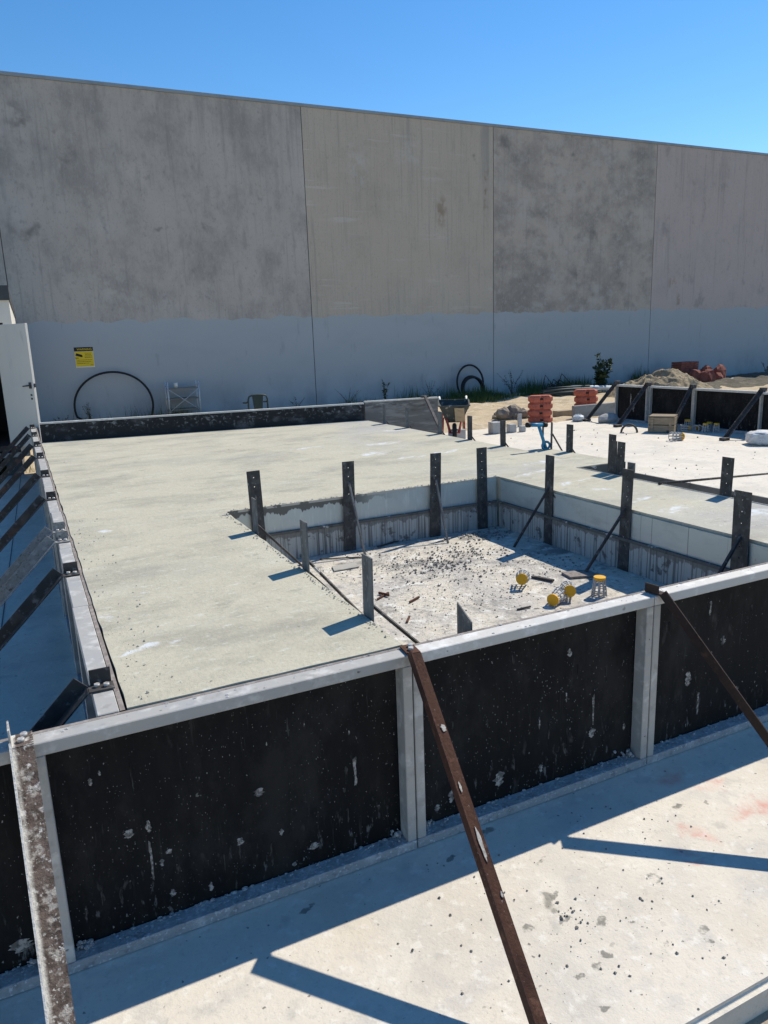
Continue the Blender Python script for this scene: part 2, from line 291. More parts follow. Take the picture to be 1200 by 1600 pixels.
M['interior'] = mat('dim_interior', (.045, .045, .05), [((.09, .06, .05), .6, 'noise', 2, .5, .6)], rough=.9)
M['hose'] = mat('black_poly_pipe', (.012, .013, .015), [((.04, .04, .04), .6, 'noise', 20, .5, .7)], rough=.5)
M['pipe_green'] = mat('dull_green_pipe', (.045, .06, .06), [((.11, .12, .115), .7, 'noise', (3, 30, 30), .5, .7)], rough=.6, rand=True)
M['pipe_white'] = mat('pale_pvc_pipe', (.5, .54, .56), [((.36, .4, .42), .6, 'noise', 4, .45, .7)], rough=.5)
M['red'] = mat('terracotta_plastic', (.44, .115, .07), [((.30, .075, .05), .7, 'noise', 9, .45, .7), ((.6, .3, .22), .6, 'noise', 26, .6, .72)], rough=.7, rand=True, bump=[(40, .004)])
M['red_paint'] = mat('faded_red_paint', (.36, .06, .05), [((.2, .05, .04), .8, 'noise', 14, .45, .65), ((.4, .3, .27), .6, 'noise', 30, .6, .7)], rough=.65)
M['brick'] = mat('red_brick', (.26, .085, .06), [((.15, .05, .04), .8, 'noise', 8, .45, .65)], rough=.9, rand=True)
M['rubber'] = mat('black_rubber', (.018, .017, .016), [((.07, .06, .05), .7, 'noise', 18, .5, .7)], rough=.85)
M['tan'] = mat('sun_bleached_ply', (.36, .28, .18), [((.26, .2, .13), .7, 'noise', (4, 30, 4), .45, .7)], rough=.85)
M['tray'] = mat('wheelbarrow_tray', (.05, .055, .05), [((.3, .28, .25), .8, 'noise', 10, .56, .66)], rough=.7)
M['crate'] = mat('crate_timber', (.30, .235, .16), [((.2, .155, .10), .8, 'noise', (3, 22, 22), .45, .66), ((.40, .33, .24), .6, 'noise', (5, 30, 30), .55, .7)], rough=.88)
M['block'] = mat('grey_block', (.42, .41, .39), [((.3, .3, .29), .7, 'noise', 9, .45, .7)], rough=.92, bump=[(40, .004)], rand=True)
M['beam'] = mat('grey_edge_beam', (.26, .26, .25), [((.17, .17, .165), .7, 'noise', (2, 9, 9), .45, .7), ((.36, .36, .35), .6, 'noise', 14, .55, .7)], rough=.85)
M['yellow'] = mat('yellow_plastic', (.72, .38, .02), [((.55, .3, .03), .6, 'noise', 60, .5, .7), ((.6, .5, .35), .6, 'noise', 90, .62, .7)], rough=.55, rand=True)
M['clearpl'] = mat('grey_plastic_ribs', (.40, .41, .41), [((.28, .29, .29), .7, 'noise', 60, .45, .7), ((.6, .6, .58), .6, 'noise', 90, .58, .7)], rough=.5, rand=True)
M['bag'] = mat('white_woven_bag', (.62, .62, .61), [((.42, .42, .42), .7, 'noise', 9, .5, .66), ((.1, .14, .2), .6, 'noise', 14, .66, .69)], rough=.75, bump=[(14, .02)])
M['blue'] = mat('blue_handle', (.03, .20, .36), [((.06, .32, .48), .7, 'noise', 20, .5, .7)], rough=.45)
M['black_grip'] = mat('black_grip', (.015, .015, .015), rough=.7)
M['cable'] = mat('light_alloy_tube', (.55, .57, .58), [((.4, .41, .42), .6, 'noise', 12, .45, .7)], rough=.45, metal=.3)
M['shelf'] = mat('bare_shelf_board', (.24, .22, .19), [((.16, .15, .13), .7, 'noise', (2, 20, 20), .45, .7)], rough=.8)
M['chair'] = mat('dark_green_plastic', (.022, .04, .04), [((.04, .06, .06), .6, 'noise', 8, .5, .7)], rough=.5)
M['signY'] = mat('sign_yellow', (.75, .55, .02), [((.62, .46, .05), .5, 'noise', 5, .5, .7)], rough=.5)
M['signW'] = mat('sign_white', (.72, .70, .62), rough=.5)
M['signK'] = mat('sign_black', (.012, .014, .02), rough=.5)
M['grass'] = mat('grass', (.055, .095, .025), [((.10, .12, .035), .8, 'noise', 2, .45, .65), ((.16, .15, .07), .7, 'noise', 6, .58, .7)], rough=.8)
M['weed'] = mat('weed_leaf', (.05, .075, .03), [((.09, .095, .045), .7, 'noise', 5, .45, .7)], rough=.8)
M['leaf'] = mat('dark_shrub_leaf', (.03, .055, .025), [((.06, .08, .035), .7, 'noise', 8, .45, .65)], rough=.7)
M['stem'] = mat('stem', (.10, .085, .05), rough=.9)
M['crumb'] = mat('cement_crumb', (.19, .178, .16), [((.24, .225, .2), .8, 'noise', 7, .45, .65)], rough=.95, rand=True)
M['crumb_pale'] = mat('pale_crumb', (.38, .36, .32), [((.22, .21, .19), .8, 'noise', 9, .45, .65)], rough=.95)
M['rubble'] = mat('rubble', (.25, .21, .165), [((.24, .2, .16), .8, 'noise', 4, .45, .65)], rough=.95, bump=[(14, .03)])
M['bolt'] = mat('zinc_bolt', (.55, .53, .5), [((.3, .22, .17), .6, 'noise', 60, .5, .65)], rough=.5, metal=.5)

# ------------------------------------------------------------------ mesh helpers
class MB:
    def __init__(s): s.bm = bmesh.new(); s.mats = []
    def idx(s, m):
        if m not in s.mats: s.mats.append(m)
        return s.mats.index(m)
    def poly(s, pts, mi=0):
        f = s.bm.faces.new([s.bm.verts.new(p) for p in pts]); f.material_index = mi; return f
    def hexa(s, c, mi=0):        # eight corners: bottom four then top four
        v = [s.bm.verts.new(p) for p in c]
        for q in ((3,2,1,0), (4,5,6,7), (0,1,5,4), (1,2,6,5), (2,3,7,6), (3,0,4,7)):
            f = s.bm.faces.new([v[i] for i in q]); f.material_index = mi
        return s
    def box(s, x0, x1, y0, y1, z0, z1, mi=0):
        return s.hexa([(x0,y0,z0),(x1,y0,z0),(x1,y1,z0),(x0,y1,z0),(x0,y0,z1),(x1,y0,z1),(x1,y1,z1),(x0,y1,z1)], mi)
    def beam(s, a, b, wx, wy, upv=(0,0,1), mi=0):   # rectangular bar from a to b
        a, b = Vector(a), Vector(b); d = (b-a).normalized(); u = Vector(upv)
        if abs(d.dot(u)) > .98: u = Vector((0,1,0))
        x = d.cross(u).normalized()*wx/2; y = x.cross(d).normalized()*wy/2
        return s.hexa([a-x-y, a+x-y, b+x-y, b-x-y, a-x+y, a+x+y, b+x+y, b-x+y], mi)
    def tube(s, pts, r, n=8, mi=0, closed=False, taper=None):
        pts = [Vector(p) for p in pts]; rings = []; k = len(pts); prev = None
        for i, p in enumerate(pts):
            if closed: d = (pts[(i+1) % k]-pts[i-1])
            else: d = (pts[min(i+1, k-1)]-pts[max(i-1, 0)])
            d.normalize()
            if prev is None:
                u = Vector((0,0,1)) if abs(d.z) < .9 else Vector((1,0,0)); u = (u-d*u.dot(d)).normalized()
            else: u = (prev-d*prev.dot(d)).normalized()
            prev = u; v = d.cross(u); rr = r if taper is None else r*(1+(taper-1)*i/max(k-1, 1))
            rings.append([s.bm.verts.new(p+u*rr*math.cos(2*math.pi*j/n)+v*rr*math.sin(2*math.pi*j/n)) for j in range(n)])
        for i in range(k if closed else k-1):
            A, B = rings[i], rings[(i+1) % k]
            for j in range(n):
                f = s.bm.faces.new((A[j], A[(j+1) % n], B[(j+1) % n], B[j])); f.material_index = mi; f.smooth = True
        if not closed:
            for rg in (rings[0][::-1], rings[-1]): s.bm.faces.new(rg).material_index = mi
        return s
    def disc(s, c, r, h, n=14, axis=(0,0,1), mi=0):
        c = Vector(c); a = Vector(axis).normalized(); return s.tube([c, c+a*h], r, n, mi)
    def blob(s, c, sx, sy, sz, mi=0, sub=1, jit=.2, rot=0):
        r = bmesh.ops.create_icosphere(s.bm, subdivisions=sub, radius=1)
        mtx = Matrix.Rotation(rot, 3, 'Z')
        for v in r['verts']:
            q = 1+rnd.uniform(-jit, jit); v.co = mtx @ Vector((v.co.x*sx*q, v.co.y*sy*q, v.co.z*sz*q)) + Vector(c)
        for f in {f for v in r['verts'] for f in v.link_faces}: f.material_index = mi
        return s
    def patch(s, o, u, v, pts, mi=0, t=.0015):    # irregular thin splash: outline on the plane o + u, v
        o, u, v = Vector(o), Vector(u), Vector(v); n = u.cross(v).normalized()
        lo = [s.bm.verts.new(o+u*a+v*b) for a, b in pts]; hi = [s.bm.verts.new(o+u*a*.9+v*b*.95+n*t) for a, b in pts]
        s.bm.faces.new(hi).material_index = mi
        for i in range(len(pts)):
            j = (i+1) % len(pts); s.bm.faces.new((lo[i], lo[j], hi[j], hi[i])).material_index = mi
        return s
    def build(s, name, m, parent=None, bevel=0, smooth=False, seg=1):
        if bevel: bmesh.ops.bevel(s.bm, geom=[e for e in s.bm.edges], offset=bevel, segments=seg, affect='EDGES', clamp_overlap=True)
        bmesh.ops.recalc_face_normals(s.bm, faces=s.bm.faces)
        me = bpy.data.meshes.new(name); s.bm.to_mesh(me); s.bm.free()
        for q in (m if isinstance(m, (list, tuple)) else [m]): me.materials.append(q)
        if smooth:
            for p in me.polygons: p.use_smooth = True
        o = bpy.data.objects.new(name, me); COL.objects.link(o)
        if parent: o.parent = parent
        return o
def tag(o, label=None, cat=None, group=None, kind=None):
    for k, v in (('label', label), ('category', cat), ('group', group), ('kind', kind)):
        if v: o[k] = v
    return o
def thing(name, label, cat, loc=(0,0,0), rz=0, group=None):
    o = bpy.data.objects.new(name, None); COL.objects.link(o); o.empty_display_size = .1
    o.location = loc; o.rotation_euler = (0, 0, rz); return tag(o, label, cat, group)
def dup(root, loc=None, rz=None, label=None, group=None, mats=None):
    r = root.copy(); COL.objects.link(r)
    if loc is not None: r.location = loc
    if rz is not None: r.rotation_euler = (0, 0, rz)
    if label: r['label'] = label
    if group: r['group'] = group
    for ch in list(root.children):
        c = ch.copy(); COL.objects.link(c); c.parent = r
        for g in list(ch.children):
            d = g.copy(); COL.objects.link(d); d.parent = c
    return r
ZL = -.88      # level of the lower slab

# ------------------------------------------------------------------ ground
g = MB(); g.poly([(-80,-80,-1.35),(120,-80,-1.35),(120,1.2,-1.35),(-80,1.2,-1.35)])
g.poly([(-80,1.2,-1.35),(120,1.2,-1.35),(120,1.2,-.99),(-80,1.2,-.99)])
g.poly([(-80,1.2,-.99),(120,1.2,-.99),(120,160,-.99),(-80,160,-.99)])
tag(g.build('site_ground', M['earth']), kind='structure')
def grid(name, x0, x1, y0, y1, nx, ny, hf, m):
    me = bpy.data.meshes.new(name); vs = []; fs = []
    for j in range(ny+1):
        for i in range(nx+1):
            x = x0+(x1-x0)*i/nx; y = y0+(y1-y0)*j/ny; vs.append((x, y, hf(x, y)))
    for j in range(ny):
        for i in range(nx):
            a = j*(nx+1)+i; fs.append((a, a+1, a+nx+2, a+nx+1))
    me.from_pydata(vs, [], fs); me.materials.append(m)
    for p in me.polygons: p.use_smooth = True
    o = bpy.data.objects.new(name, me); COL.objects.link(o); return o
def fb(x, y, s, o=4, seed=0):
    return mnoise.fractal(Vector((x*s+seed, y*s-seed, seed*.37)), 1.0, 2.0, o)
def sandh(x, y):
    e = min(1, max(0, (y-14.2)/.6)); h = -.925+.05*fb(x, y, .6)+.03*fb(x, y, 2.2, 4, 3)
    h += e*.10*max(0, fb(x, y, .9, 3, 9))
    return h
tag(grid('sand_ground', -14, 40, 14.2, 23.3, 260, 90, sandh, M['sand']), kind='structure')
# lower slab: near edge at y = 1.29, rounded arris
s = MB(); s.box(-9, 15.6, 1.29, 14.45, -1.345, ZL)
tag(s.build('lower_slab', M['lower'], bevel=.02, seg=3), kind='structure')
s = MB(); a, b = G(0, 1000, ZL), G(33, 742, ZL); s.beam((a.x-(b.x-a.x)*.6, a.y-(b.y-a.y)*.6, ZL+.001), (b.x, b.y, ZL+.001), .008, .004)
tag(s.build('slab_joint', M['joint']), kind='structure')

# raised slab: the outline goes round the pit and the stepped right edge
XI, YI = .196, 2.508
def jitter(pts, step=.12, amp=.004, zr=None):
    out = []
    for i in range(len(pts)):
        a, b = Vector(pts[i]), Vector(pts[(i+1) % len(pts)]); n = max(1, int((b-a).length/step))
        for k in range(n):
            p = a.lerp(b, k/n); d = (b-a).normalized(); nn = Vector((-d.y, d.x))
            out.append(p+nn*rnd.uniform(-amp, amp) if k else p)
    return out
outline = [(XI, YI), (1.262, YI), (1.272, 5.36), (3.685, 5.36), (3.71, YI), (4.53, YI), (4.50, 5.3), (5.08, 5.3), (5.05, 6.42), (4.79, 6.45), (4.78, 10.53), (XI, 11.15)]
def prism(bm, pts, z0, z1):
    top = [bm.verts.new((p[0], p[1], z1)) for p in pts]; bot = [bm.verts.new((p[0], p[1], z0)) for p in pts]
    for tri in tessellate_polygon([[Vector((p[0], p[1], 0)) for p in pts]]):
        bm.faces.new([top[i] for i in tri]); bm.faces.new([bot[i] for i in reversed(tri)])
    for i in range(len(pts)):
        j = (i+1) % len(pts); bm.faces.new((bot[i], bot[j], top[j], top[i]))
s = MB(); prism(s.bm, jitter(outline), ZL+.002, 0.0)
tag(s.build('raised_slab', M['slab']), kind='structure')
s = MB(); s.box(1.274, 3.683, YI, 5.358, ZL+.002, -.44)
tag(s.build('pit_floor', M['pit']), kind='structure')
s = MB(); s.box(4.533, 5.10, YI, 5.296, ZL+.002, -.36)
tag(s.build('rebate_floor', M['pit']), kind='structure')

# ------------------------------------------------------------------ steel liners of the pit
def liner(name, label, a, b, inward, mu, ml, ztop=.004):
    a, b, n = Vector(a), Vector(b), Vector(inward)
    t = thing(name, label, 'edge strip')
    d = (b-a)
    def sheet(nm, z0, z1, o0, o1, m):
        q = MB(); p = [a+n*o0, b+n*o0, b+n*o1, a+n*o1]
        q.hexa([(v.x, v.y, z0) for v in p]+[(v.x, v.y, z1) for v in p]); return q.build(nm, m, t)
    sheet('upper_strip', -.205, ztop, .001, .006, mu)
    sheet('ledge', -.226, -.2055, .001, .03, M['splatter_face'])
    sheet('lower_strip', -.4385, -.2265, .001, .018, ml)
    return t
liner('pit_liner', 'galvanised strip wall along the back of the pit with dark cement drips', (1.28, 5.352), (3.66, 5.352), (0, -1), M['galv'], M['galv_low'])
liner('pit_liner', 'clean galvanised strip wall along the right side of the pit', (3.678, 5.30), (3.703, YI+.01), (-1, 0), M['galv_side'], M['galv_low'], -.02)
q = MB(); q.box(4.52, 5.09, 5.286, 5.2945, -.355, -.004)
tag(q.build('step_strip', M['splatter_face']), 'dark strip splattered white facing the notch in the slab edge', 'edge strip')
q = MB(); q.hexa([(5.112,2.5,-.6),(5.13,2.5,-.6),(5.13,5.29,-.6),(5.112,5.29,-.6),(5.112,2.5,-.095),(5.13,2.5,-.095),(5.13,5.29,-.10),(5.112,5.29,-.10)])
q.box(5.112, 5.13, 5.20, 5.285, -.098, -.01)
q2 = MB(); q2.hexa([(4.5315,2.51,-.06),(4.535,2.51,-.06),(4.508,5.29,-.06),(4.5045,5.29,-.06),(4.5315,2.51,.006),(4.535,2.51,.006),(4.508,5.29,.006),(4.5045,5.29,.006)])  # bright strip added to draw the highlight on the slab edge
tag(q2.build('edge_strip', M['alu_clean']), 'thin bright metal strip added as the highlight along the right edge of the raised slab', 'edge strip')
tag(q.build('edge_strip', M['band']), 'long plain grey edge strip beyond the right slab edge', 'edge strip')

# ------------------------------------------------------------------ formwork panels
HP = .876
def panel(label, group, L, loc, rz, h=HP, rail='alu', splats=(), dirt=True, gap=.004, crust=False):
    t = thing('formwork_panel', label, 'form panel', loc, rz, group)
    L2 = L-gap
    q = MB(); q.box(0, L2, 0, .072, h-.046, h); q.build('top_rail', M[rail], t, bevel=.003)
    q = MB(); q.box(0, L2, 0, .072, 0.002, .045); q.build('bottom_rail', M['alu_dirty' if dirt else 'alu'], t, bevel=.003)
    for x in (0, L2-.042):
        q = MB(); q.box(x+.001, x+.041, 0.001, .071, .046, h-.047); q.build('end_stile', M['alu'], t, bevel=.003)
    q = MB(); q.box(0.001, L2-.001, .0745, .0915, .004, h-.002)
    q.bm.faces.ensure_lookup_table()
    for f in q.bm.faces:
        if f.calc_center_median().z > h-.01: f.material_index = 1
    for (px, pz, w_, h_, k) in splats:
        n = 22; pts = []
        for i in range(n):
            a = 2*math.pi*i/n; rr = .8+rnd.uniform(-.45, .4)
            x_, z_ = math.cos(a), math.sin(a)
            if k in ('drip', 'smear'):
                x_ = math.copysign(abs(x_)**.45, x_)*(1 if z_ > .3 else .72); z_ = math.copysign(abs(z_)**.8, z_)
            pts.append((x_*rr*w_/2, z_*h_/2*(1+rnd.uniform(-.12, .12))))
        q.patch((px, .0742-.0004*rnd.random(), pz), (1, 0, 0), (0, 0, 1), pts, 3 if k == 'smear' else 2, .0008)
    if crust:
        c_ = MB()
        for _ in range(120):
            x = rnd.uniform(.05, L2-.05); r_ = .002+.0065*rnd.random()**3
            c_.blob((x, .072-abs(rnd.gauss(0, .016)), .0455), r_*1.5, r_, r_*.8, 0, 1, .3)
        for x in (.05, L2-.05):
            for _ in range(26):
                r_ = .003+.009*rnd.random()**2; c_.blob((x+(1 if x < .2 else -1)*abs(rnd.gauss(0, .025)), .07-abs(rnd.gauss(0, .014)), .046+abs(rnd.gauss(0, .012))), r_, r_, r_, 0, 1, .3)
        for _ in range(70):
            r_ = .0012+.004*rnd.random()**3; c_.blob((rnd.uniform(0, L2), .072+rnd.gauss(0, .006) if rnd.random() < .6 else rnd.uniform(.004, .07), h), r_*1.6, r_*1.2, r_*.7, 0, 1, .3)
        c_.build('cement_crust', M['alu_dirty'], t)['kind'] = 'stuff'
    q.build('ply_sheet', [M['ply'], M['plyedge'], M['splat'], M['smear']], t)
    return t
def spl(pts, X0):        # surveyed splash marks on the front ply
    out = []
    for (px, py, w_, h_, k) in pts:
        p = W(px, py, 2.484); out.append((p.x-X0, p.z-ZL, w_, h_, k))
    for _ in range(12):
        out.append((rnd.uniform(.06, 1.15), rnd.uniform(.08, .78)**1.1, rnd.uniform(.006, .022), rnd.uniform(.02, .11), 'smear'))
    for _ in range(16):
        r_ = .002+.006*rnd.random()**2; out.append((rnd.uniform(.06, 1.15), .07+.7*rnd.random()**1.6, r_, r_*rnd.uniform(1, 2.6), ''))
    return out
XJ = [-1.335, -.115, 1.257, 2.535, 3.75, 4.95]
YF = 2.41
FG = 'front formwork panels'
panel('front form panel at far left, beside the white-caked brace', FG, XJ[1]-XJ[0], (XJ[0], YF, ZL), 0, crust=True, rail='alu',
      splats=[(1.17, .2, .03, .12, 'drip'), (1.16, .5, .02, .08, 'drip'), (1.1, .12, .1, .05, '')])
panel('widest front form panel, nearest, between the white-caked and the rusty brace', FG, XJ[2]-XJ[1], (XJ[1], YF, ZL), 0, crust=True,
      splats=spl([(202, 1303, .045, .035, ''), (232, 1292, .022, .05, ''), (237, 1345, .017, .16, 'drip'), (555, 1205, .022, .13, 'drip'), (405, 1238, .05, .035, ''),
        (490, 1322, .05, .03, ''), (375, 1315, .035, .03, ''), (141, 1222, .018, .03, ''), (155, 1208, .01, .02, ''), (265, 1330, .03, .02, ''), (330, 1385, .02, .04, ''), (440, 1300, .02, .03, ''),
        (253, 1348, .02, .03, ''), (270, 1395, .025, .03, ''), (545, 1145, .01, .02, ''), (460, 1350, .02, .02, '')], XJ[1]))
panel('front form panel with handprint-like cement marks, right of the rusty brace', FG, XJ[3]-XJ[2], (XJ[2], YF, ZL), 0, crust=True, rail='alu_clean',
      splats=spl([(780, 1217, .07, .07, ''), (705, 1245, .03, .06, ''), (683, 1262, .03, .03, ''), (927, 1110, .016, .16, 'drip'), (925, 1145, .04, .05, ''), (845, 1200, .03, .04, ''),
        (975, 1135, .02, .04, ''), (885, 1090, .012, .05, 'drip'), (843, 1130, .012, .06, 'drip'), (890, 1020, .03, .04, '')], XJ[2]))
panel('front form panel at right edge behind the dark leaning brace', FG, XJ[4]-XJ[3], (XJ[3], YF, ZL), 0, crust=True, rail='alu_clean',
      splats=spl([(1090, 1100, .02, .13, 'drip'), (1130, 1000, .04, .05, ''), (1110, 950, .02, .08, 'drip'), (1150, 1080, .04, .06, ''), (1075, 1060, .05, .08, '')], XJ[3]))
panel('front form panel beyond the right picture edge, closing the slab corner', FG, XJ[5]-XJ[4], (XJ[4], YF, ZL), 0, rail='alu_clean')
LG = 'formwork panels along the left slab edge'
ordl = ['nearest', 'second', 'third', 'fourth', 'fifth', 'sixth', 'seventh', 'eighth', 'ninth', 'farthest']
for i in range(10):
    L = 1.216; y1 = 2.506+(i+1)*L
    panel('%s form panel along the left edge of the raised slab%s' % (ordl[i], ', counting from the front' if 0 < i < 9 else ''), LG, L, (.098+.004*(i % 3), y1, ZL), R(-90), rail='alu')
RG = 'formwork panels standing on the right slab'
yj = [13.84, 12.81, 11.55, 9.89, 8.3]
rl = ['far form panel at the left end of the right-hand row, with pale scratches', 'far form panel behind the timber crate, second from the left end', 'widest far form panel behind the row of bar chairs',
      'far form panel at the right picture edge behind the white bag']
for i in range(4):
    panel(rl[i], RG, yj[i]-yj[i+1], (12.9+(0, .06, .05, -.02)[i], yj[i], ZL), R(-90), h=.85, rail='alu_clean', splats=[(.45, .5, .05, .3, ''), (.55, .3, .08, .16, ''), (.42, .25, .05, .12, '')] if i == 0 else ())

# far upstand boards behind the slab
def upboard(label, a, b, z1, face, rim):
    a, b = Vector((*a, 0)), Vector((*b, 0)); d = (b-a).normalized(); n = Vector((d.y, -d.x, 0))*-1
    t = thing('upstand_board', label, 'form board')
    q = MB(); p = [a, b, b+n*.05, a+n*.05]
    q.hexa([(v.x, v.y, ZL+.003) for v in p]+[(v.x, v.y, z1-.022) for v in p]); q.build('board', M[face], t)
    q = MB(); p = [a-n*.004, b-n*.004, b+n*.058, a+n*.058]
    q.hexa([(v.x, v.y, z1-.0215) for v in p]+[(v.x, v.y, z1) for v in p]); q.build('rim', M[rim], t)
    return t
upboard('long low black upstand board with bright top rim along the far slab edge', (.205, 11.165), (4.77, 10.545), .268, 'board', 'alu_clean')
upboard('short weathered grey upstand board right of the long black one', (4.785, 10.543), (5.99, 10.378), .29, 'board_grey', 'alu_clean')
q = MB(); q.beam((5.78, 10.42, .31), (4.86, 8.3, -.03), .035, .035); q.box(5.74, 5.82, 10.37, 10.5, .292, .32)
tag(q.build('prop_bar', M['dark']), 'thin dark prop leaning from the grey upstand board down to the slab edge', 'prop')

# ------------------------------------------------------------------ braces: steel angle, cut and bent over the rail
def brace_mesh(wd=.055, run=.93, lift=0, head_up=True):
    """head on the rail top at the origin, strut goes down along local -y to the lower slab"""
    drop = HP-.001
    st = MB(); t = .006; w2 = wd/2; y0, z0 = -.012, .0; y1, z1 = -run, -drop+.004
    d = Vector((0, y1-y0, z1-z0)).normalized(); nrm = Vector((0, d.z, -d.y))
    if nrm.z < 0: nrm = -nrm
    A, B = Vector((0, y0, z0+.004)), Vector((0, y1, z1))
    x = Vector((1, 0, 0))
    st.hexa([A-x*w2, A+x*w2, B+x*w2, B-x*w2, A-x*w2+nrm*t, A+x*w2+nrm*t, B+x*w2+nrm*t, B-x*w2+nrm*t])
    st.hexa([A-x*w2-x*t, A-x*(w2+.0003), B-x*(w2+.0003), B-x*w2-x*t, A-x*w2-x*t+nrm*wd, A-x*(w2+.0003)+nrm*wd, B-x*(w2+.0003)+nrm*wd, B-x*w2-x*t+nrm*wd])
    hd = MB(); hd.box(-w2, w2, -.0125, .075, .0035, .0095)
    hd.box(-w2-t, -w2-.0004, -.004, .07, .0035, .0035+wd*(1 if head_up else .15))
    bo = MB(); bo.disc((-.004, .018, .0098), .011, .012, 6); bo.disc((.006, .05, .0098), .011, .012, 6)
    ft = MB(); ft.box(-w2-.004, w2+.004, y1-.06, y1+.012, -drop, -drop+.006)
    return st, hd, bo, ft
def brace(label, group, loc, rz, m, wd=.055, run=.93, head_up=True, chips=()):
    t = thing('steel_brace', label, 'brace', loc, rz, group)
    st, hd, bo, ft = brace_mesh(wd, run, 0, head_up)
    A = Vector((0, -.012, .004)); B = Vector((0, -run, -HP+.005)); d = (B-A).normalized(); nrm = Vector((0, d.z, -d.y)); nrm = nrm if nrm.z > 0 else -nrm
    for (f, ox, w_, h_) in chips:
        n = 16; pts = [(math.cos(2*math.pi*i/n)*w_/2*(1+rnd.uniform(-.3, .3)), math.sin(2*math.pi*i/n)*h_/2*(1+rnd.uniform(-.2, .2))) for i in range(n)]
        st.patch(A.lerp(B, f)+nrm*.0062+Vector((ox, 0, 0)), (1, 0, 0), -d, pts, 1, .003)
    st.build('strut', [M[m], M['chip']], t); hd.build('head_plate', M[m], t); bo.build('bolt', M['bolt'], t); ft.build('foot_plate', M[m], t)
    return t
BG = 'braces of the front formwork'
ZT = ZL+HP
brace('steel angle brace caked with white cement at the left of the front form', BG, (-.13, YF+.004, ZT), R(2), 'caked', .062, .9)
brace('rusty brown steel brace bolted over the joint near the middle of the front form', BG, (1.262, YF+.004, ZT), R(-6), 'rust', .05, 1.0, False, [(.235, .012, .02, .03), (.40, .0, .008, .04), (.545, .006, .014, .11), (.67, .018, .008, .02), (.30, -.015, .006, .02)])
brace('dark brown steel brace leaning on the front form at the right', BG, (2.575, YF+.004, ZT), R(8), 'rust_dark', .045, .95)
LB = 'braces along the left formwork'
lb_y = [2.72, 4.30, 5.12, 5.42, 6.70, 8.02, 9.5, 10.75, 12.1, 13.4]
lb_l = ['nearest dark brace of the left row, its lower end hidden by the front form', 'second dark brace of the left row, with a rusty bend', 'pale cement-caked brace of the left row beside a dark one', 'dark brace of the left row with a cement lump, just behind the pale one',
        'dark thin brace of the left row, fifth from the front', 'brace of the left row with a wavy caked edge, sixth from the front', 'seventh brace of the left row, over the shadow edge on the slab', 'eighth brace of the left row, crossing the sunlit ground',
        'ninth brace of the left row, in front of the open door', 'last brace of the left row, beside the door foot']
proto = {}
for y, l in zip(lb_y, lb_l):
    m = 'pale' if 'pale' in l else 'dark'
    p = (.102, y, ZT)
    if m not in proto: proto[m] = brace(l, LB, p, R(-90), m, .062, .9)
    else: dup(proto[m], p, R(-90)+R(rnd.uniform(-3, 3)), l)
RB = 'braces of the right-hand formwork'
for (px, py, fx, fy), l in zip([(958, 600, 918, 658), (1022, 604, 966, 667), (1097, 607, 1046, 676), (1192, 613, 1133, 688)],
        ['dark brace at the left end of the right-hand formwork, standing clear of it', 'dark brace in front of the scratched far panel', 'dark brace coming down behind the timber crate', 'dark brace in front of the far panel at right, foot in the sun']):
    f = G(fx, fy, ZL); a = Vector((12.9, 0)); yy = {958: 13.8, 1022: 12.82, 1097: 11.55, 1192: 9.86}[px]
    t = thing('steel_brace', l, 'brace', (12.9, yy, ZL+.86), 0, RB)
    A = Vector((0, 0, 0)); B = Vector((f.x-12.9, f.y-yy, -.855))
    q = MB(); q.beam(A, B, .075, .012); q.beam(A+Vector((0, .035, .03)), B+Vector((0, .035, .03)), .012, .06); q.build('strut', M['dark'], t)
    q = MB(); q.box(-.02, .09, -.05, .05, -.008, .07); q.build('head_plate', M['dark'], t, bevel=.004)
    q = MB(); q.box(B.x-.1, B.x+.06, B.y-.06, B.y+.06, B.z-.004, B.z+.05); q.build('foot_plate', M['dark'], t, bevel=.006)

# ------------------------------------------------------------------ stakes: punched steel plates
def plate(L, wd=.1, t=.007, holes=True):
    """plate along local x, standing, its head at z = L; punched holes every 70 mm"""
    bm = bmesh.new(); z = 0; r = .0042; segs = []
    hz = [L-.05-.07*i for i in range(int((L-.1)/.07))] if holes else []
    cuts = [0]+sorted([h-.02 for h in hz]+[h+.02 for h in hz])+[L]
    fs = []
    for a, b in zip(cuts[:-1], cuts[1:]):
        mid = (a+b)/2
        hit = [h for h in hz if abs(h-mid) < 1e-4]
        if not hit:
            fs.append(bm.faces.new([bm.verts.new((x, 0, zz)) for x, zz in ((-wd/2, a), (wd/2, a), (wd/2, b), (-wd/2, b))])); continue
        out = [(-wd/2, a), (0, a), (wd/2, a), (wd/2, mid), (wd/2, b), (0, b), (-wd/2, b), (-wd/2, mid)]
        inn = [(r*1.2*math.cos(math.atan2(zz-mid, x)), mid+r*1.2*math.sin(math.atan2(zz-mid, x))) for x, zz in out]
        vo = [bm.verts.new((x, 0, zz)) for x, zz in out]; vi = [bm.verts.new((x, 0, zz)) for x, zz in inn]
        for i in range(8):
            j = (i+1) % 8; fs.append(bm.faces.new((vo[i], vo[j], vi[j], vi[i])))
    bmesh.ops.remove_doubles(bm, verts=bm.verts, dist=1e-5)
    e = bmesh.ops.extrude_face_region(bm, geom=list(bm.faces))
    for v in [g_ for g_ in e['geom'] if isinstance(g_, bmesh.types.BMVert)]: v.co.y += t
    o = MB(); o.bm.free(); o.bm = bm; return o
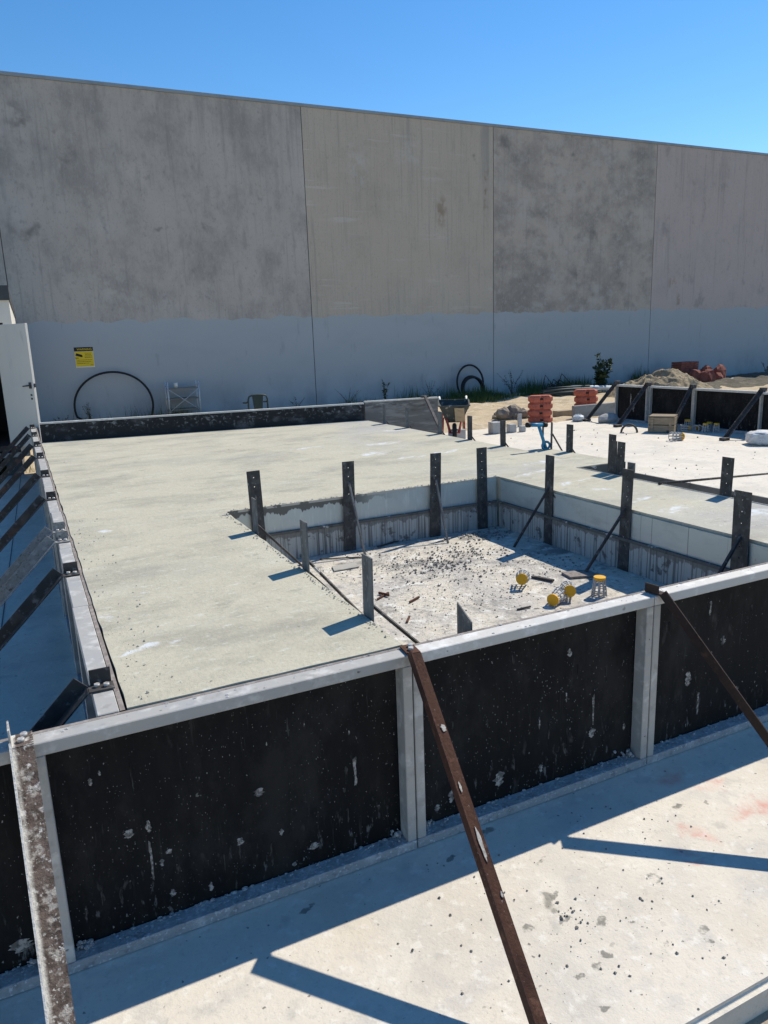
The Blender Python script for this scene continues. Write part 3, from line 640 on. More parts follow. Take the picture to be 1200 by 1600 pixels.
def stake(label, group, loc, rz, z0, ztop, m='stake', rod=None, wd=.1, holes=True, tilt=0):
    """loc on the slab level; rod = (start height, end point in world)"""
    t = thing('steel_stake', label, 'stake', (loc[0], loc[1], z0), rz, group)
    t.rotation_euler[0] = R(rnd.uniform(-1.2, 1.2)); t.rotation_euler[1] = R(rnd.uniform(-1.2, 1.2))
    plate(ztop-z0, wd, holes=holes).build('punched_plate', M[m], t)
    if rod:
        mi = Matrix.Translation((loc[0], loc[1], z0)) @ t.rotation_euler.to_matrix().to_4x4()
        e = mi.inverted() @ Vector(rod[1])
        q = MB(); q.beam((0, -.004, rod[0]-z0), e, rod[2] if len(rod) > 2 else .016, rod[2] if len(rod) > 2 else .016)
        q.build('prop_rod', M['dark' if len(rod) < 4 else rod[3]], t)
    return t
PG = 'stakes round the pit'
ZP = -.44
stake('tall punched stake at the back left corner of the pit', PG, (1.50, 5.315), 0, ZP, .29, rod=(.1, G(412, 862, ZP), .014, 'stake_grey'))
stake('tall punched stake on the pit back wall, second from the left', PG, (2.235, 5.315), 0, ZP, .285, rod=(.12, G(571, 870, ZP), .014, 'stake_grey'))
stake('mottled grey stake on the pit back wall, third from the left', PG, (3.02, 5.315), 0, ZP, .275, 'stake', rod=(.05, G(700, 849, ZP), .014, 'stake_grey'))
stake('grey spotted stake at the back right corner of the pit', PG, (3.50, 5.315), 0, ZP, .275, 'stake', rod=(.05, G(773, 812, ZP), .014, 'stake_grey'))
stake('dark stake on the right pit wall farthest from the front form', PG, (3.665, 4.63), R(90), ZP, .275, rod=(.03, G(803, 855, ZP), .016))
stake('dark stake in the middle of the right pit wall', PG, (3.672, 3.80), R(90), ZP, .28, rod=(.02, G(913, 897, ZP), .016))
stake('widest dark stake on the right pit wall, partly behind the front form rail', PG, (3.69, 2.875), R(90), ZP, .28, wd=.115, rod=(.02, (3.3, 2.86, ZP), .016))
stake('grey stake on the left pit edge at the back corner, tight beside a tall one', PG, (1.285, 4.64), R(90), ZP, .225, 'stake_grey', rod=(.05, (1.72, 4.5, ZP), .013), holes=False)
stake('short grey stake midway along the left pit edge', PG, (1.285, 3.69), R(90), ZP, .265, 'stake_grey', rod=(.05, (1.66, 3.35, ZP), .013), holes=False)
stake('nearest grey stake on the left pit edge casting a broad shadow', PG, (1.272, 2.86), R(90), ZP, .28, 'stake_grey', rod=(.06, (1.62, 2.55, -.30), .013), holes=False)
CLU = {956: (4.60, 4.955), 963: (4.575, 4.885), 971: (4.556, 4.80)}
EG = 'stakes along the right edge of the raised slab'
for (px, py, l, mm_, hl) in [(567, 655, 'far stake at the joint of the black and grey upstand boards', 'stake', 1), (602, 662, 'small far stake in front of the grey upstand board', 'stake_grey', 0), (643, 668, 'small far stake right of the middle of the grey upstand board', 'stake_grey', 0),
        (684, 678, 'far stake at the right end of the grey upstand board', 'stake_grey', 0), (733, 687, 'slim stake right of the wheelbarrow', 'stake', 0), (785, 697, 'dark stake left of the blue handled tool', 'stake', 0),
        (849, 701, 'dark stake behind the blue handled tool', 'stake', 1), (863, 701, 'pale grey stake just right of the blue handled tool', 'stake_grey', 0), (893, 706, 'dark stake right of the pale grey stake, behind the notch', 'stake', 1),
        (956, 737, 'darkest of the three clustered stakes at the slab notch', 'stake', 1), (963, 742, 'brownish middle one of the three clustered stakes at the slab notch', 'stake', 1), (971, 747, 'front one of the three clustered stakes, right of the notch', 'stake', 1),
        (1128, 776, 'lone dark stake near the right end of the slab edge, crossed by a rod', 'stake', 1)]:
    p = G(px, py, 0); x = p.x+.012
    if px > 950: x = 4.545
    elif px > 840: x = 5.06 if px != 849 else 5.0
    else: x = 4.80
    yy = W(px, py, p.y).y
    ang = R(90)
    if px in (863, 849): ang = R(60)
    if px in CLU: x, yy = CLU[px]
    zt = .285 if px != 956 else .33
    rodx = x+.42
    stake(l, EG, (x, yy), ang, -.6, zt, mm_, rod=(.06 if px != 863 else .16, (rodx, yy-.12, -.55), .014), holes=bool(hl), wd=.085 if px in CLU else .1)
q = MB(); a = G(1030, 755.5, .012); b = G(1310, 730, ZL+.01); q.tube([a, b], .011, 8)
tag(q.build('long_rod', M['dark']), 'long thin dark rod resting on the right slab edge and the lower slab', 'rod')
q = MB(); a, b = W(703, 957, 2.56), W(735, 977, 2.56)
a = G(703, 990, -.02); q.hexa([(1.60,2.525,-.43),(1.606,2.525,-.43),(1.606,2.64,-.43),(1.60,2.64,-.43),(1.60,2.525,.02),(1.606,2.525,.02),(1.606,2.64,.075),(1.60,2.64,.075)])
tag(q.build('steel_stake', M['stake_grey']), 'short cut-off grey plate sticking up behind the front form rail', 'stake')

# ------------------------------------------------------------------ concrete wall
YW = 23.3; ZTOP = 8.2
t = thing('boundary_wall', 'tall precast concrete wall with a blue-grey painted lower band', 'wall')
xj = [-16, .15-8.7, .12, 8.83, 15.84, 23.45, 31.0, 39, 47]
for i in range(len(xj)-1):
    q = MB(); q.box(xj[i]+.012, xj[i+1]-.012, YW, YW+.18, -1.2, ZTOP)
    mm_ = WM[{2: 0, 3: 1, 4: 2, 5: 3}.get(i, i % 4)]
    if i in (1,): mm_ = WM[0]
    q.build('wall_panel', mm_, t)
for x in xj[1:-1]:
    q = MB(); q.box(x-.014, x+.014, YW+.012, YW+.16, -1.2, ZTOP-.01); q.build('joint_seal', M['joint'], t)
q = MB(); q.box(-16, 47, YW-.03, YW+.21, ZTOP+.002, ZTOP+.09); q.build('cap_flashing', M['cap'], t)

# ------------------------------------------------------------------ warning sign on the wall
a, b = W(115, 543, YW-.02), W(148.5, 573.5, YW-.02)
sw, sh = b.x-a.x, a.z-b.z
t = thing('warning_sign', 'yellow security camera warning sign with black header on the wall', 'sign', (a.x, YW-.012, b.z))
q = MB(); q.box(0, sw, 0, .008, 0, sh); q.build('sign_plate', M['signW'], t)
q = MB(); q.box(.012, sw-.012, -.003, -.0005, .03, sh*.79); q.build('yellow_field', M['signY'], t)
q = MB(); q.box(0, sw, -.003, -.0005, sh*.80, sh); q.build('black_header', M['signK'], t)
def text(s_, size, x, z, m, parent, y, nm):
    c = bpy.data.curves.new(nm, 'FONT'); c.body = s_; c.size = size; c.extrude = .0008
    o = bpy.data.objects.new(nm, c); COL.objects.link(o)
    bpy.context.view_layer.update()
    me = bpy.data.meshes.new_from_object(o.evaluated_get(bpy.context.evaluated_depsgraph_get()))
    bpy.data.objects.remove(o); me.materials.append(m)
    n = bpy.data.objects.new(nm, me); COL.objects.link(n); n.parent = parent; n.location = (x, y, z); n.rotation_euler = (R(90), 0, 0)
    return n
text('WARNING', sh*.145, sw*.15, sh*.85, M['signY'], t, -.0045, 'header_lettering')
q = MB()
q.hexa([(sw*.04,-.006,sh*.60),(sw*.34,-.006,sh*.52),(sw*.34,-.0035,sh*.52),(sw*.04,-.0035,sh*.60),(sw*.1,-.006,sh*.72),(sw*.4,-.006,sh*.62),(sw*.4,-.0035,sh*.62),(sw*.1,-.0035,sh*.72)])
q.disc((sw*.36, -.006, sh*.565), sh*.05, .003, 12, (0, 1, 0)); q.box(sw*.03, sw*.2, -.006, -.0035, sh*.46, sh*.49); q.box(sw*.03, sw*.05, -.006, -.0035, sh*.44, sh*.52)
q.build('camera_symbol', M['signK'], t)
q = MB()
for k, (x0, x1, z) in enumerate([(.54, .88, .69), (.56, .86, .62), (.52, .9, .55), (.52, .9, .48), (.1, .9, .36), (.1, .85, .28), (.1, .7, .20), (.78, .95, .10)]):
    x = x0
    while x < x1:
        l = rnd.uniform(.03, .08); q.box(sw*x, sw*min(x+l, x1), -.0045, -.0035, sh*z, sh*(z+.022)); x += l+.018
q.build('small_print', M['signK'], t)

# ------------------------------------------------------------------ site shed with open door
YS = 14.35
c0 = W(13.5, 470, YS); zt = W(11, 446, YS).z; zf = W(11, 469, YS).z; zb = W(10, 697, YS).z
t = thing('site_shed', 'white site shed with charcoal fascia and a dark open doorway', 'shed', (c0.x, YS, 0), R(-.9))
dh = W(18, 695, YS).x-c0.x; dt = zb+2.06; D7 = 7.4
q = MB(); q.box(-6, -1.02, 0, .05, zb-.12, zf); q.box(-1.02, -.14, 0, .05, dt, zf); q.box(-.14, 0, 0, .05, zb-.12, zf)
q.box(-.05, 0, .052, D7, zb-.12, zf); q.box(-6, -.052, D7-.05, D7, zb-.12, zf); q.build('wall', M['white'], t)
q = MB(); q.box(-5.9, -.06, .06, D7-.1, zb-.1, zb-.01); q.box(-2.6, -.07, 3.0, 3.05, zb, zf-.02); q.box(-2.6, -2.55, .1, 3.0, zb, zf-.02); q.build('interior', M['interior'], t)
q = MB(); q.box(-6.05, .02, -.05, D7+.05, zf+.002, zt); q.build('fascia', M['charcoal'], t)
q = MB(); q.box(-6, .0, -.04, .045, zb-.2, zb-.125); q.build('threshold', M['alu'], t)
q = MB()
for x in (-5.5, -3, -.4): q.box(x, x+.25, .1, D7-.1, -1.0, zb-.205)
q.build('skid', M['joint'], t)
h = Vector((W(18, 695, YS-.05).x, YS-.06, 0)); fe = W(53.5, 600, 13.62)
dv = Vector((fe.x-h.x, fe.y-h.y, 0)); L = dv.length; an = math.atan2(dv.y, dv.x)
dr = bpy.data.objects.new('door', None); COL.objects.link(dr); dr.parent = t
dr.matrix_local = (Matrix.Translation((c0.x, YS, 0)) @ Matrix.Rotation(R(-.9), 4, 'Z')).inverted() @ Matrix.Translation((h.x, h.y, zb)) @ Matrix.Rotation(an, 4, 'Z')
q = MB(); q.box(.01, L, -.022, .022, .01, 2.02); q.build('leaf', M['white'], dr, bevel=.003)
q = MB(); q.box(L-.1, L-.04, -.032, -.0225, .98, 1.08); q.tube([(L-.07, -.03, 1.03), (L-.07, -.075, 1.03), (L-.19, -.075, 1.02)], .011, 8); q.box(L-.09, L-.055, -.03, -.0225, .86, .89); q.box(L-.09, L-.055, -.03, -.0225, .80, .83)
q.box(L+.001, L+.03, -.012, .012, 1.0, 1.06); q.build('handle', M['charcoal'], dr)

# ------------------------------------------------------------------ things along the wall
def arc_pts(c, rx, rz, a0, a1, n, y=0, lean=0):
    return [(c[0]+rx*math.cos(R(a0+(a1-a0)*i/n)), c[1]+lean*math.sin(R(a0+(a1-a0)*i/n))*rz, c[2]+rz*math.sin(R(a0+(a1-a0)*i/n))) for i in range(n+1)]
c = W(178, 634, 23.12); a = W(117, 640, 23.12); b = W(240, 640, 23.12); tp = W(178, 581, 23.12)
q = MB(); rx = (b.x-a.x)/2; rz = tp.z-c.z
pts = [(a.x+.42, 22.8, -.9), (a.x+.16, 22.95, -.72)]+arc_pts(((a.x+b.x)/2, 23.1, c.z), rx, rz, 195, -25, 40)+[(b.x-.12, 23.0, -.9)]
q.tube(pts, .032, 8); tag(q.build('poly_pipe', M['hose']), 'single big loop of black poly pipe leaning on the wall under the sign', 'pipe')
c = W(735, 612, 23.0)
q = MB(); tp = W(735, 592, 23.0); rr = tp.z-c.z+.12
q.tube(arc_pts((c.x, 23.0, -.9+.5), .55, .62, 215, -35, 34, lean=.12), .035, 8)
tag(q.build('poly_pipe', M['hose']), 'upright ring of black pipe in the grass by the wall, larger of two', 'pipe', 'black pipe rings in the grass')
q = MB(); q.tube(arc_pts((c.x-.05, 22.8, -.9+.3), .42, .42, 200, -30, 30, lean=.2), .05, 8); q.tube(arc_pts((c.x-.03, 22.72, -.9+.28), .43, .42, 200, -30, 30, lean=.2), .045, 8)
tag(q.build('poly_pipe', M['hose']), 'smaller thick coil of black pipe inside the larger ring', 'pipe', 'black pipe rings in the grass')
# shelf rack
a, b = W(264, 641, 22.9), W(312, 640, 22.9); wd = b.x-a.x; hz = W(263, 597, 22.9).z+.93
t = thing('scaffold_rack', 'light metal folding rack with three shelf boards against the wall', 'rack', (a.x, 22.75, -.93))
for x in (0, wd):
    q = MB()
    for y in (0, .38): q.tube([(x+(.05 if x == 0 else -.05)*0, y, 0), (x, y, hz)], .024, 8)
    for z in (.25, .62, hz-.12): q.tube([(x, 0, z), (x, .38, z)], .016, 6)
    q.build('side_frame', M['cable'], t)
for z in (.3, .62, hz-.22):
    q = MB(); q.box(.03, wd-.03, -.02, .4, z, z+.035); q.build('shelf', M['shelf'], t)
for k in (0, 1):
    q = MB(); p = ((.02, -.028, .28), (wd-.02, -.028, hz-.22)) if k else ((wd-.02, -.04, .28), (.02, -.04, hz-.22)); q.tube(p, .011, 6); q.build('cross_brace', M['cable'], t)
q = MB(); q.tube([(0, 0, 0), (0, 0, .15)], .055, 14, taper=1.15)
o = q.build('paint_tub', M['signW']); o.location = (a.x+wd*.3, 22.92, -.93+hz-.184); tag(o, 'small white tub standing on the top shelf of the rack', 'tub')
# plastic chair
YC = 19.6; p = W(404, 640, YC); ztc = W(404, 617, YC).z
t = thing('plastic_chair', 'dark green plastic armchair beside the wall, only its back showing', 'chair', (p.x, YC, -.98), 0)
hb = ztc+.98
q = MB()
q.tube([(-.27, .02, .42), (-.265, 0, hb-.12), (-.235, 0, hb-.035), (-.17, 0, hb-.008), (0, 0, hb), (.17, 0, hb-.008), (.235, 0, hb-.035), (.265, 0, hb-.12), (.27, .02, .42)], .024, 8)
q.hexa([(-.11,-.012,.42),(.11,-.012,.42),(.11,.012,.42),(-.11,.012,.42),(-.15,-.012,hb-.015),(.15,-.012,hb-.015),(.15,.012,hb-.015),(-.15,.012,hb-.015)]); q.build('backrest', M['chair'], t)
q = MB(); q.box(-.22, .22, 0, .44, .41, .445); q.build('seat', M['chair'], t, bevel=.012)
for x in (-.25, .25):
    q = MB(); q.tube([(x*1.06, .0, hb-.16), (x*1.12, .12, hb-.20), (x*1.15, .42, hb-.22)], .022, 8); q.build('armrest', M['chair'], t)
    for y in (0, .42):
        q = MB(); q.tube([(x*.95, y, .43), (x*1.15, y+(.03 if y else -.05), 0)], .025, 8); q.build('leg', M['chair'], t)

# ------------------------------------------------------------------ vegetation
def blades(q, cx, cy_, n, rad, hmin, hmax, z0=-.93, wd=.012, lean=.25):
    for _ in range(n):
        a = rnd.uniform(0, 6.28); r_ = rad*math.sqrt(rnd.random()); x = cx+r_*math.cos(a); y = cy_+r_*math.sin(a)
        h_ = rnd.uniform(hmin, hmax); b_ = rnd.uniform(0, 6.28); l = lean*h_*rnd.random(); w_ = wd*rnd.uniform(.6, 1.3); c_ = rnd.uniform(0, 6.28)
        u = Vector((math.cos(c_), math.sin(c_), 0))*w_/2; d = Vector((math.cos(b_)*l, math.sin(b_)*l, 0)); p0 = Vector((x, y, z0)); p1 = p0+d*.35+Vector((0, 0, h_*.6)); p2 = p0+d+Vector((0, 0, h_))
        v = [q.bm.verts.new(k) for k in (p0-u, p0+u, p1+u*.7, p1-u*.7, p2)]
        q.bm.faces.new(v[:4]); q.bm.faces.new((v[3], v[2], v[4]))
q = MB()
for _ in range(900):
    x = rnd.uniform(11.8, 23.5); y = rnd.uniform(20.9, 23.2)
    if fb(x, y, .5, 3, 4) < -.15 or (y < 21.4 and rnd.random() < .5): continue
    blades(q, x, y, 34, .32, .08, .24 + .5*max(0, (y-21.6)/1.6)*(.3+rnd.random()), sandh(x, y)-.02, .016)
for _ in range(170):
    x = rnd.uniform(-2, 14)
    if fb(x, 0, .45, 3, 2) < -.12: continue
    blades(q, x, rnd.uniform(22.6, 23.2), 9, .3, .25, .35+.45*rnd.random()**2, -.95, .012, .5)
for _ in range(24): blades(q, rnd.uniform(-1.6, .0), rnd.uniform(14.6, 15.6), 14, .2, .06, .25, -.95, .012)
tag(q.build('grass', M['grass']), kind='stuff')
def weed(label, x, y, h, n, spread=.25, m='weed', nl=40, ls=.045, name='weed', group='weeds along the wall'):
    t = thing(name, label, 'weed' if name == 'weed' else 'shrub', (x, y, -.94), 0, group)
    q = MB(); tips = []
    for i in range(n):
        a = rnd.uniform(0, 6.28); s_ = rnd.uniform(.2, 1)*spread; hh = h*rnd.uniform(.55, 1)
        pts = [(0, 0, 0), (math.cos(a)*s_*.3, math.sin(a)*s_*.3*.5, hh*.5), (math.cos(a)*s_, math.sin(a)*s_*.5, hh)]
        q.tube(pts, .008, 5, taper=.4); tips.append(pts)
    q.build('stem', M['stem'], t)
    q = MB()
    for _ in range(nl):
        pts = rnd.choice(tips); f = rnd.uniform(.25, 1); p = Vector(pts[1]).lerp(Vector(pts[2]), f*2-1) if f > .5 else Vector(pts[0]).lerp(Vector(pts[1]), f*2)
        d = Vector((rnd.uniform(-1, 1), rnd.uniform(-1, 1), rnd.uniform(-.4, .8))).normalized(); u = d.cross(Vector((rnd.uniform(-1, 1), rnd.uniform(-1, 1), 1))).normalized()
        l = ls*rnd.uniform(.6, 1.5)
        q.bm.faces.new([q.bm.verts.new(k) for k in (p, p+d*l*.5+u*l*.3, p+d*l, p+d*l*.5-u*l*.3)])
    q.build('foliage', M[m], t)
    return t
weed('leggy bare weed standing inside the big pipe loop', W(140, 640, 23.0).x, 23.0, .75, 7, .3, nl=50)
weed('low weed tuft at the shed end of the wall', W(95, 650, 23.0).x, 23.0, .4, 6, .3, nl=30)
weed('thin grassy weed left of the wall joint behind the black board', W(465, 640, 23.0).x, 23.0, .55, 9, .5, nl=30)
weed('thin grassy weed right of the wall joint behind the black board', W(545, 635, 23.0).x, 23.0, .65, 10, .55, nl=30)
weed('tall leafy weed against the wall behind the grey upstand board', W(602, 632, 23.0).x, 23.0, 1.0, 5, .22, nl=130, ls=.07)
weed('faint tall weed left of the black pipe rings', W(672, 630, 23.0).x, 23.0, .8, 7, .5, nl=40)
weed('spreading weed in the long grass right of the pipe rings', W(800, 620, 22.8).x, 22.8, 1.0, 10, .7, nl=120, ls=.06)
weed('weed at the right end of the wall behind the white bag', W(1195, 610, 22.8).x, 22.8, .8, 8, .5, nl=90, ls=.06)
p = W(938, 600, 21.2)
weed('dark leafy shrub between the pipe pile and the sand heap', p.x, 21.2, 1.35, 12, .5, 'leaf', 330, .17, 'shrub', None)

# ------------------------------------------------------------------ sand heap, pipes, bricks behind the right form
pk = W(1035, 577, 18.6); l_ = W(975, 612, 18.6); r_ = W(1092, 612, 18.6)
cxp = pk.x; rad = 1.9; hp = pk.z+.93
def pileh(x, y):
    dx, dy = (x-cxp), (y-18.6)
    d = math.hypot(dx/ (1.32 if dx > 0 else 1.25), dy/1.2); h = max(0, 1-d/rad*1.25)
    d2 = math.hypot((dx-.7)/1.0, (dy+.7)/.9); h2 = max(0, .62-d2/1.3)
    hh = max(h**.9*hp, h2*hp*1.0)
    return -.95+hh*(1+.2*fb(x, y, 1.4, 5, 2))+(.05*fb(x, y, 3.5, 4, 8)+.12*(1-abs(fb(x, y, 1.7, 3, 5))*2.2)*min(1, hh*3) if hh > .02 else 0)
o = grid('sand_heap', cxp-3.2, cxp+3.2, 16.0, 21.2, 220, 180, pileh, M['pile'])
tag(o, 'heap of excavated sand behind the right-hand formwork', 'sand heap')
# dark pipes
pa = W(850, 618, 21.0); pb = W(922, 618, 21.0)
for k in range(13):
    a = Vector((pa.x+rnd.uniform(-.3, .3), 20.7+.1*(k % 5), -.86+.075*(k//4)+rnd.uniform(0, .02))); b = Vector((pb.x+rnd.uniform(-.4, .5), 20.6+.12*(k % 5)+rnd.uniform(-.2, .2), -.86+.075*(k//4)))
    q = MB(); q.tube([a, a.lerp(b, .5)+Vector((0, 0, rnd.uniform(-.01, .03))), b], rnd.uniform(.028, .04), 8)
    tag(q.build('plastic_pipe', M['pipe_green']), 'dull dark pipe lying in the tangled pile on the grass behind the barrier feet', 'pipe', 'dark pipes in the pile')
q = MB()
for i in range(7): q.tube([(pa.x+.1+.1*i, 21.3, -.9), (pa.x+.2+.12*i, 21.2, -.55+rnd.uniform(0, .45)), (pa.x+.6+.14*i, 21.1, -.7)], .018, 6)
tag(q.build('cable_tangle', M['hose']), 'tangle of dark cables heaped at the left end of the pipe pile', 'cables')
a, b = W(893, 606, 20.9), W(962, 606, 20.9)
q = MB(); q.tube([(a.x, 20.9, a.z), (b.x, 20.9, b.z)], .09, 14); q.box(a.x+.3, a.x+.4, 20.7, 21.0, -.95, a.z-.09); q.box(b.x-.4, b.x-.3, 20.7, 21.0, -.95, b.z-.09)
tag(q.build('plastic_pipe', M['pipe_white']), 'long pale grey pipe lying across the top of the pipe pile', 'pipe')
def bricks(label, px, py, Y, nx, nz, m='brick'):
    p = W(px, py, Y); t = thing('brick_pallet', label, 'bricks', (p.x, Y, -.93))
    n = 0
    for z in range(nz):
        q = MB()
        for x in range(nx): q.box(x*.24+.006*z, x*.24+.228+.006*z, 0, .5, z*.088, z*.088+.078)
        q.build('brick_course', M[m], t)
bricks('dark red brick stack behind the top of the sand heap', 1062, 590, 21.6, 4, 10)
def heap(label, name, px, py, Y, sx, sz, m, cat, n=7):
    p = W(px, py, Y); q = MB()
    for i in range(n): q.blob((rnd.uniform(-sx, sx), rnd.uniform(-.3, .3), rnd.uniform(0, sz*.5)), sx*.45, .3, sz*.7, 0, 2, .18, rnd.uniform(0, 3))
    o = q.build(name, m, None); o.location = (p.x, Y, max(p.z, -.8)); tag(o, label, cat); return o
heap('crumpled dark red plastic mesh heap right of the sand heap', 'mesh_heap', 1105, 604, 20.8, .55, .5, M['brick'], 'mesh')
q = MB()
for i in range(3): q.tube([W(1125+i*2, 598+i*3, 20.2), W(1145, 593+i*3, 20.2), W(1160, 602+i*2, 20.2), W(1163, 616, 20.2)], .07, 8)
tag(q.build('plastic_sheet', M['pipe_white']), 'pale crumpled plastic draped behind the far panel at right', 'plastic sheet')
def moundh(x, y):
    d = abs(y-20.9)/2.35; e = max(0, 1-d*d)
    return -.95+e**.6*(.2+.2*fb(x, y, .7, 4, 6))*min(1, max(0, (x-19.5)/1.5))
tag(grid('spoil_bank', 19.3, 40, 18.55, 23.28, 120, 40, moundh, M['spoil']), 'low bank of spoil, coloured dark for shade, along the wall behind the far form panels', 'spoil bank')

# ------------------------------------------------------------------ barrier feet stacks, beam, rubble
def foot_mesh():
    q = MB(); pts = [(-.36, -.10), (-.26, -.19), (-.06, -.19), (-.03, -.15), (.03, -.15), (.06, -.19), (.26, -.19), (.36, -.10), (.36, .10), (.26, .19), (-.26, .19), (-.36, .10)]
    rings = [[q.bm.verts.new((x*k, y*k, z)) for x, y in pts] for z, k in ((0, .84), (.035, 1), (.10, 1), (.135, .84))]
    n = len(pts)
    for a, b in zip(rings[:-1], rings[1:]):
        for i in range(n): q.bm.faces.new((a[i], a[(i+1) % n], b[(i+1) % n], b[i]))
    for rg in (rings[0][::-1], rings[-1]):
        for tri in tessellate_polygon([[v.co.copy() for v in rg]]): q.bm.faces.new([rg[i] for i in tri])
    return q
proto_f = None
def feet(px, py, z, n, where, s=.82, rz=0):
    global proto_f
    p = G(px, py, z)
    names = {4: ['bottom', 'second', 'third', 'topmost'], 3: ['bottom', 'middle', 'topmost']}[n]
    for k in range(n):
        lab = '%s red-orange foot, stack %s' % (names[k], where)
        if proto_f is None:
            t = thing('barrier_foot', lab, 'barrier foot', (0, 0, 0), 0, 'red-orange plastic barrier feet')
            foot_mesh().build('foot_body', M['red'], t, bevel=.004)
            q = MB(); q.box(-.07, .07, -.175, -.10, .05, .085); q.build('hand_slot', M['black_grip'], t)
            proto_f = t; o = t
        else: o = dup(proto_f, label=lab)
        o.location = (p.x+rnd.uniform(-.02, .02), p.y+.19, z+.136*1.4*s*k); o.rotation_euler = (0, 0, rz+R(rnd.uniform(-5, 5))); o.scale = (s*.9, s*.9, s*1.4)
feet(851, 662, -.9, 4, 'beside the sand lumps, left of the beam', .88, R(-22))
feet(922, 640, -.9, 3, 'behind the grey beam', .98, R(-18))
a, b = G(895, 655, -.9), G(962, 650, -.9)
q = MB(); q.beam((a.x, a.y, -.72), (b.x+.4, b.y, -.7), .12, .3); q.box(a.x+.3, a.x+.5, a.y-.1, a.y+.1, -.95, -.87)
tag(q.build('edge_beam', M['beam'], bevel=.008), 'grey edge beam lying on the sand left of the right-hand formwork', 'beam')
q = MB(); p = G(879, 652, -.9); q.box(p.x-.25, p.x+.25, p.y-.1, p.y+.1, -.92, -.72)
tag(q.build('timber_block', M['tan'], bevel=.01), 'short buff timber block between barrier feet and grey beam', 'block')
for k, (px, py, sx, l) in enumerate([(800, 655, .42, 'largest rubble lump left of the barrier feet'), (783, 654, .25, 'flat rubble lump at the left of the rubble row'), (818, 655, .3, 'rounded rubble lump touching the barrier feet')]):
    p = G(px, py, -.9); q = MB()
    for _ in range(6): q.blob((rnd.uniform(-sx, sx)*.6, rnd.uniform(-.15, .15), rnd.uniform(0, sx*.5)), sx*.5, sx*.45, sx*.42, 0, 2, .22, rnd.uniform(0, 3))
    o = q.build('rubble_lump', M['rubble']); o.location = (p.x, p.y, -.9); tag(o, l, 'rubble', 'rubble lumps')

# ------------------------------------------------------------------ wheelbarrow
p = G(700, 692, -.9)
t = thing('wheelbarrow', 'old wheelbarrow with red frame and black wheel beside the grey upstand board', 'wheelbarrow', (p.x+.22, p.y+.1, -.92), R(150))
q = MB(); q.tube([(.0-.05, 0, .2), (.05, 0, .2)], .0, 6) if 0 else None
wh = MB(); wh.tube([(0, .16*math.cos(R(a)), .2+.16*math.sin(R(a))) for a in range(0, 360, 20)], .045, 8, closed=True); wh.build('tyre', M['rubber'], t)
wh = MB(); wh.tube([(-.03, 0, .2), (.03, 0, .2)], .11, 14); wh.tube([(-.12, 0, .2), (.12, 0, .2)], .012, 6); wh.build('rim', M['red_paint'], t)
for s_ in (-1, 1):
    q = MB(); q.tube([(s_*.1, .02, .2), (s_*.14, -.2, .36), (s_*.26, -.9, .62), (s_*.29, -1.3, .78)], .018, 8); q.build('handle', M['red_paint'], t)
    q = MB(); q.tube([(s_*.29, -1.24, .756), (s_*.30, -1.42, .83)], .024, 8); q.build('grip', M['signW'], t)
    q = MB(); q.tube([(s_*.22, -.5, .46), (s_*.24, -.75, .02), (s_*.24, -.95, .02), (s_*.24, -.9, .62)], .016, 8); q.build('leg', M['red_paint'], t)
    q = MB(); q.tube([(s_*.08, .0, .21), (s_*.17, -.08, .55)], .016, 8); q.build('front_strut', M['red_paint'], t)
q = MB(); b4 = [(-.17, -.75, .50), (.17, -.75, .50), (.15, -.12, .40), (-.15, -.12, .40)]; t4 = [(-.33, -.95, .80), (.33, -.95, .80), (.31, .14, .76), (-.31, .14, .76)]
q.hexa(b4+t4); q.bm.faces.ensure_lookup_table(); q.bm.faces.remove(q.bm.faces[1])
for i in range(4):
    A, B = Vector(t4[i]), Vector(t4[(i+1) % 4]); q.beam(A, B, .03, .02)
tr = q.build('tray', M['tray'], t); md = tr.modifiers.new('thick', 'SOLIDIFY'); md.thickness = .006
q = MB(); q.beam((-.12, -.02, .43), (-.10, .13, .72), .2, .01); q.build('tray_front', M['tan'], t)
p = G(718, 688, -.9); q = MB(); q.box(p.x-.16, p.x+.16, p.y, p.y+.2, -.9, -.68)
tag(q.build('concrete_block', M['block'], bevel=.008), 'pale block on the ground at the right of the wheelbarrow wheel', 'block')
p = G(725, 680, -.9); q = MB(); hx = W(724, 650, p.y), W(727, 641, p.y), W(732, 636, p.y)
q.tube([p, *hx], .03, 8); tag(q.build('bent_pipe', M['tan']), 'bent upright pipe end rising from the ground right of the wheelbarrow', 'pipe')

# ------------------------------------------------------------------ loose things on the right-hand slab
for px, py, wpx, hpx, l in [(777, 678, .22, .25, 'largest pale block standing on the slab behind the slim dark stake'), (802, 676, .17, .18, 'middle pale block on the slab left of the blue tool'), (818, 675, .12, .13, 'smallest pale block on the slab just left of the blue tool')]:
    p = G(px, py, ZL); q = MB(); q.box(-wpx/2, wpx/2, 0, wpx, 0, hpx); o = q.build('concrete_block', M['block'], bevel=.01)
    o.location = (p.x, p.y, ZL+.001); o.rotation_euler = (0, 0, R(rnd.uniform(-15, 15))); tag(o, l, 'block', 'pale blocks on the right-hand slab')
p = G(813, 667, ZL); q = MB(); q.box(-.045, .045, 0, .05, 0, .3); o = q.build('timber_peg', M['block']); o.location = (p.x, p.y, ZL); tag(o, 'slim pale peg standing behind the small blocks', 'peg')
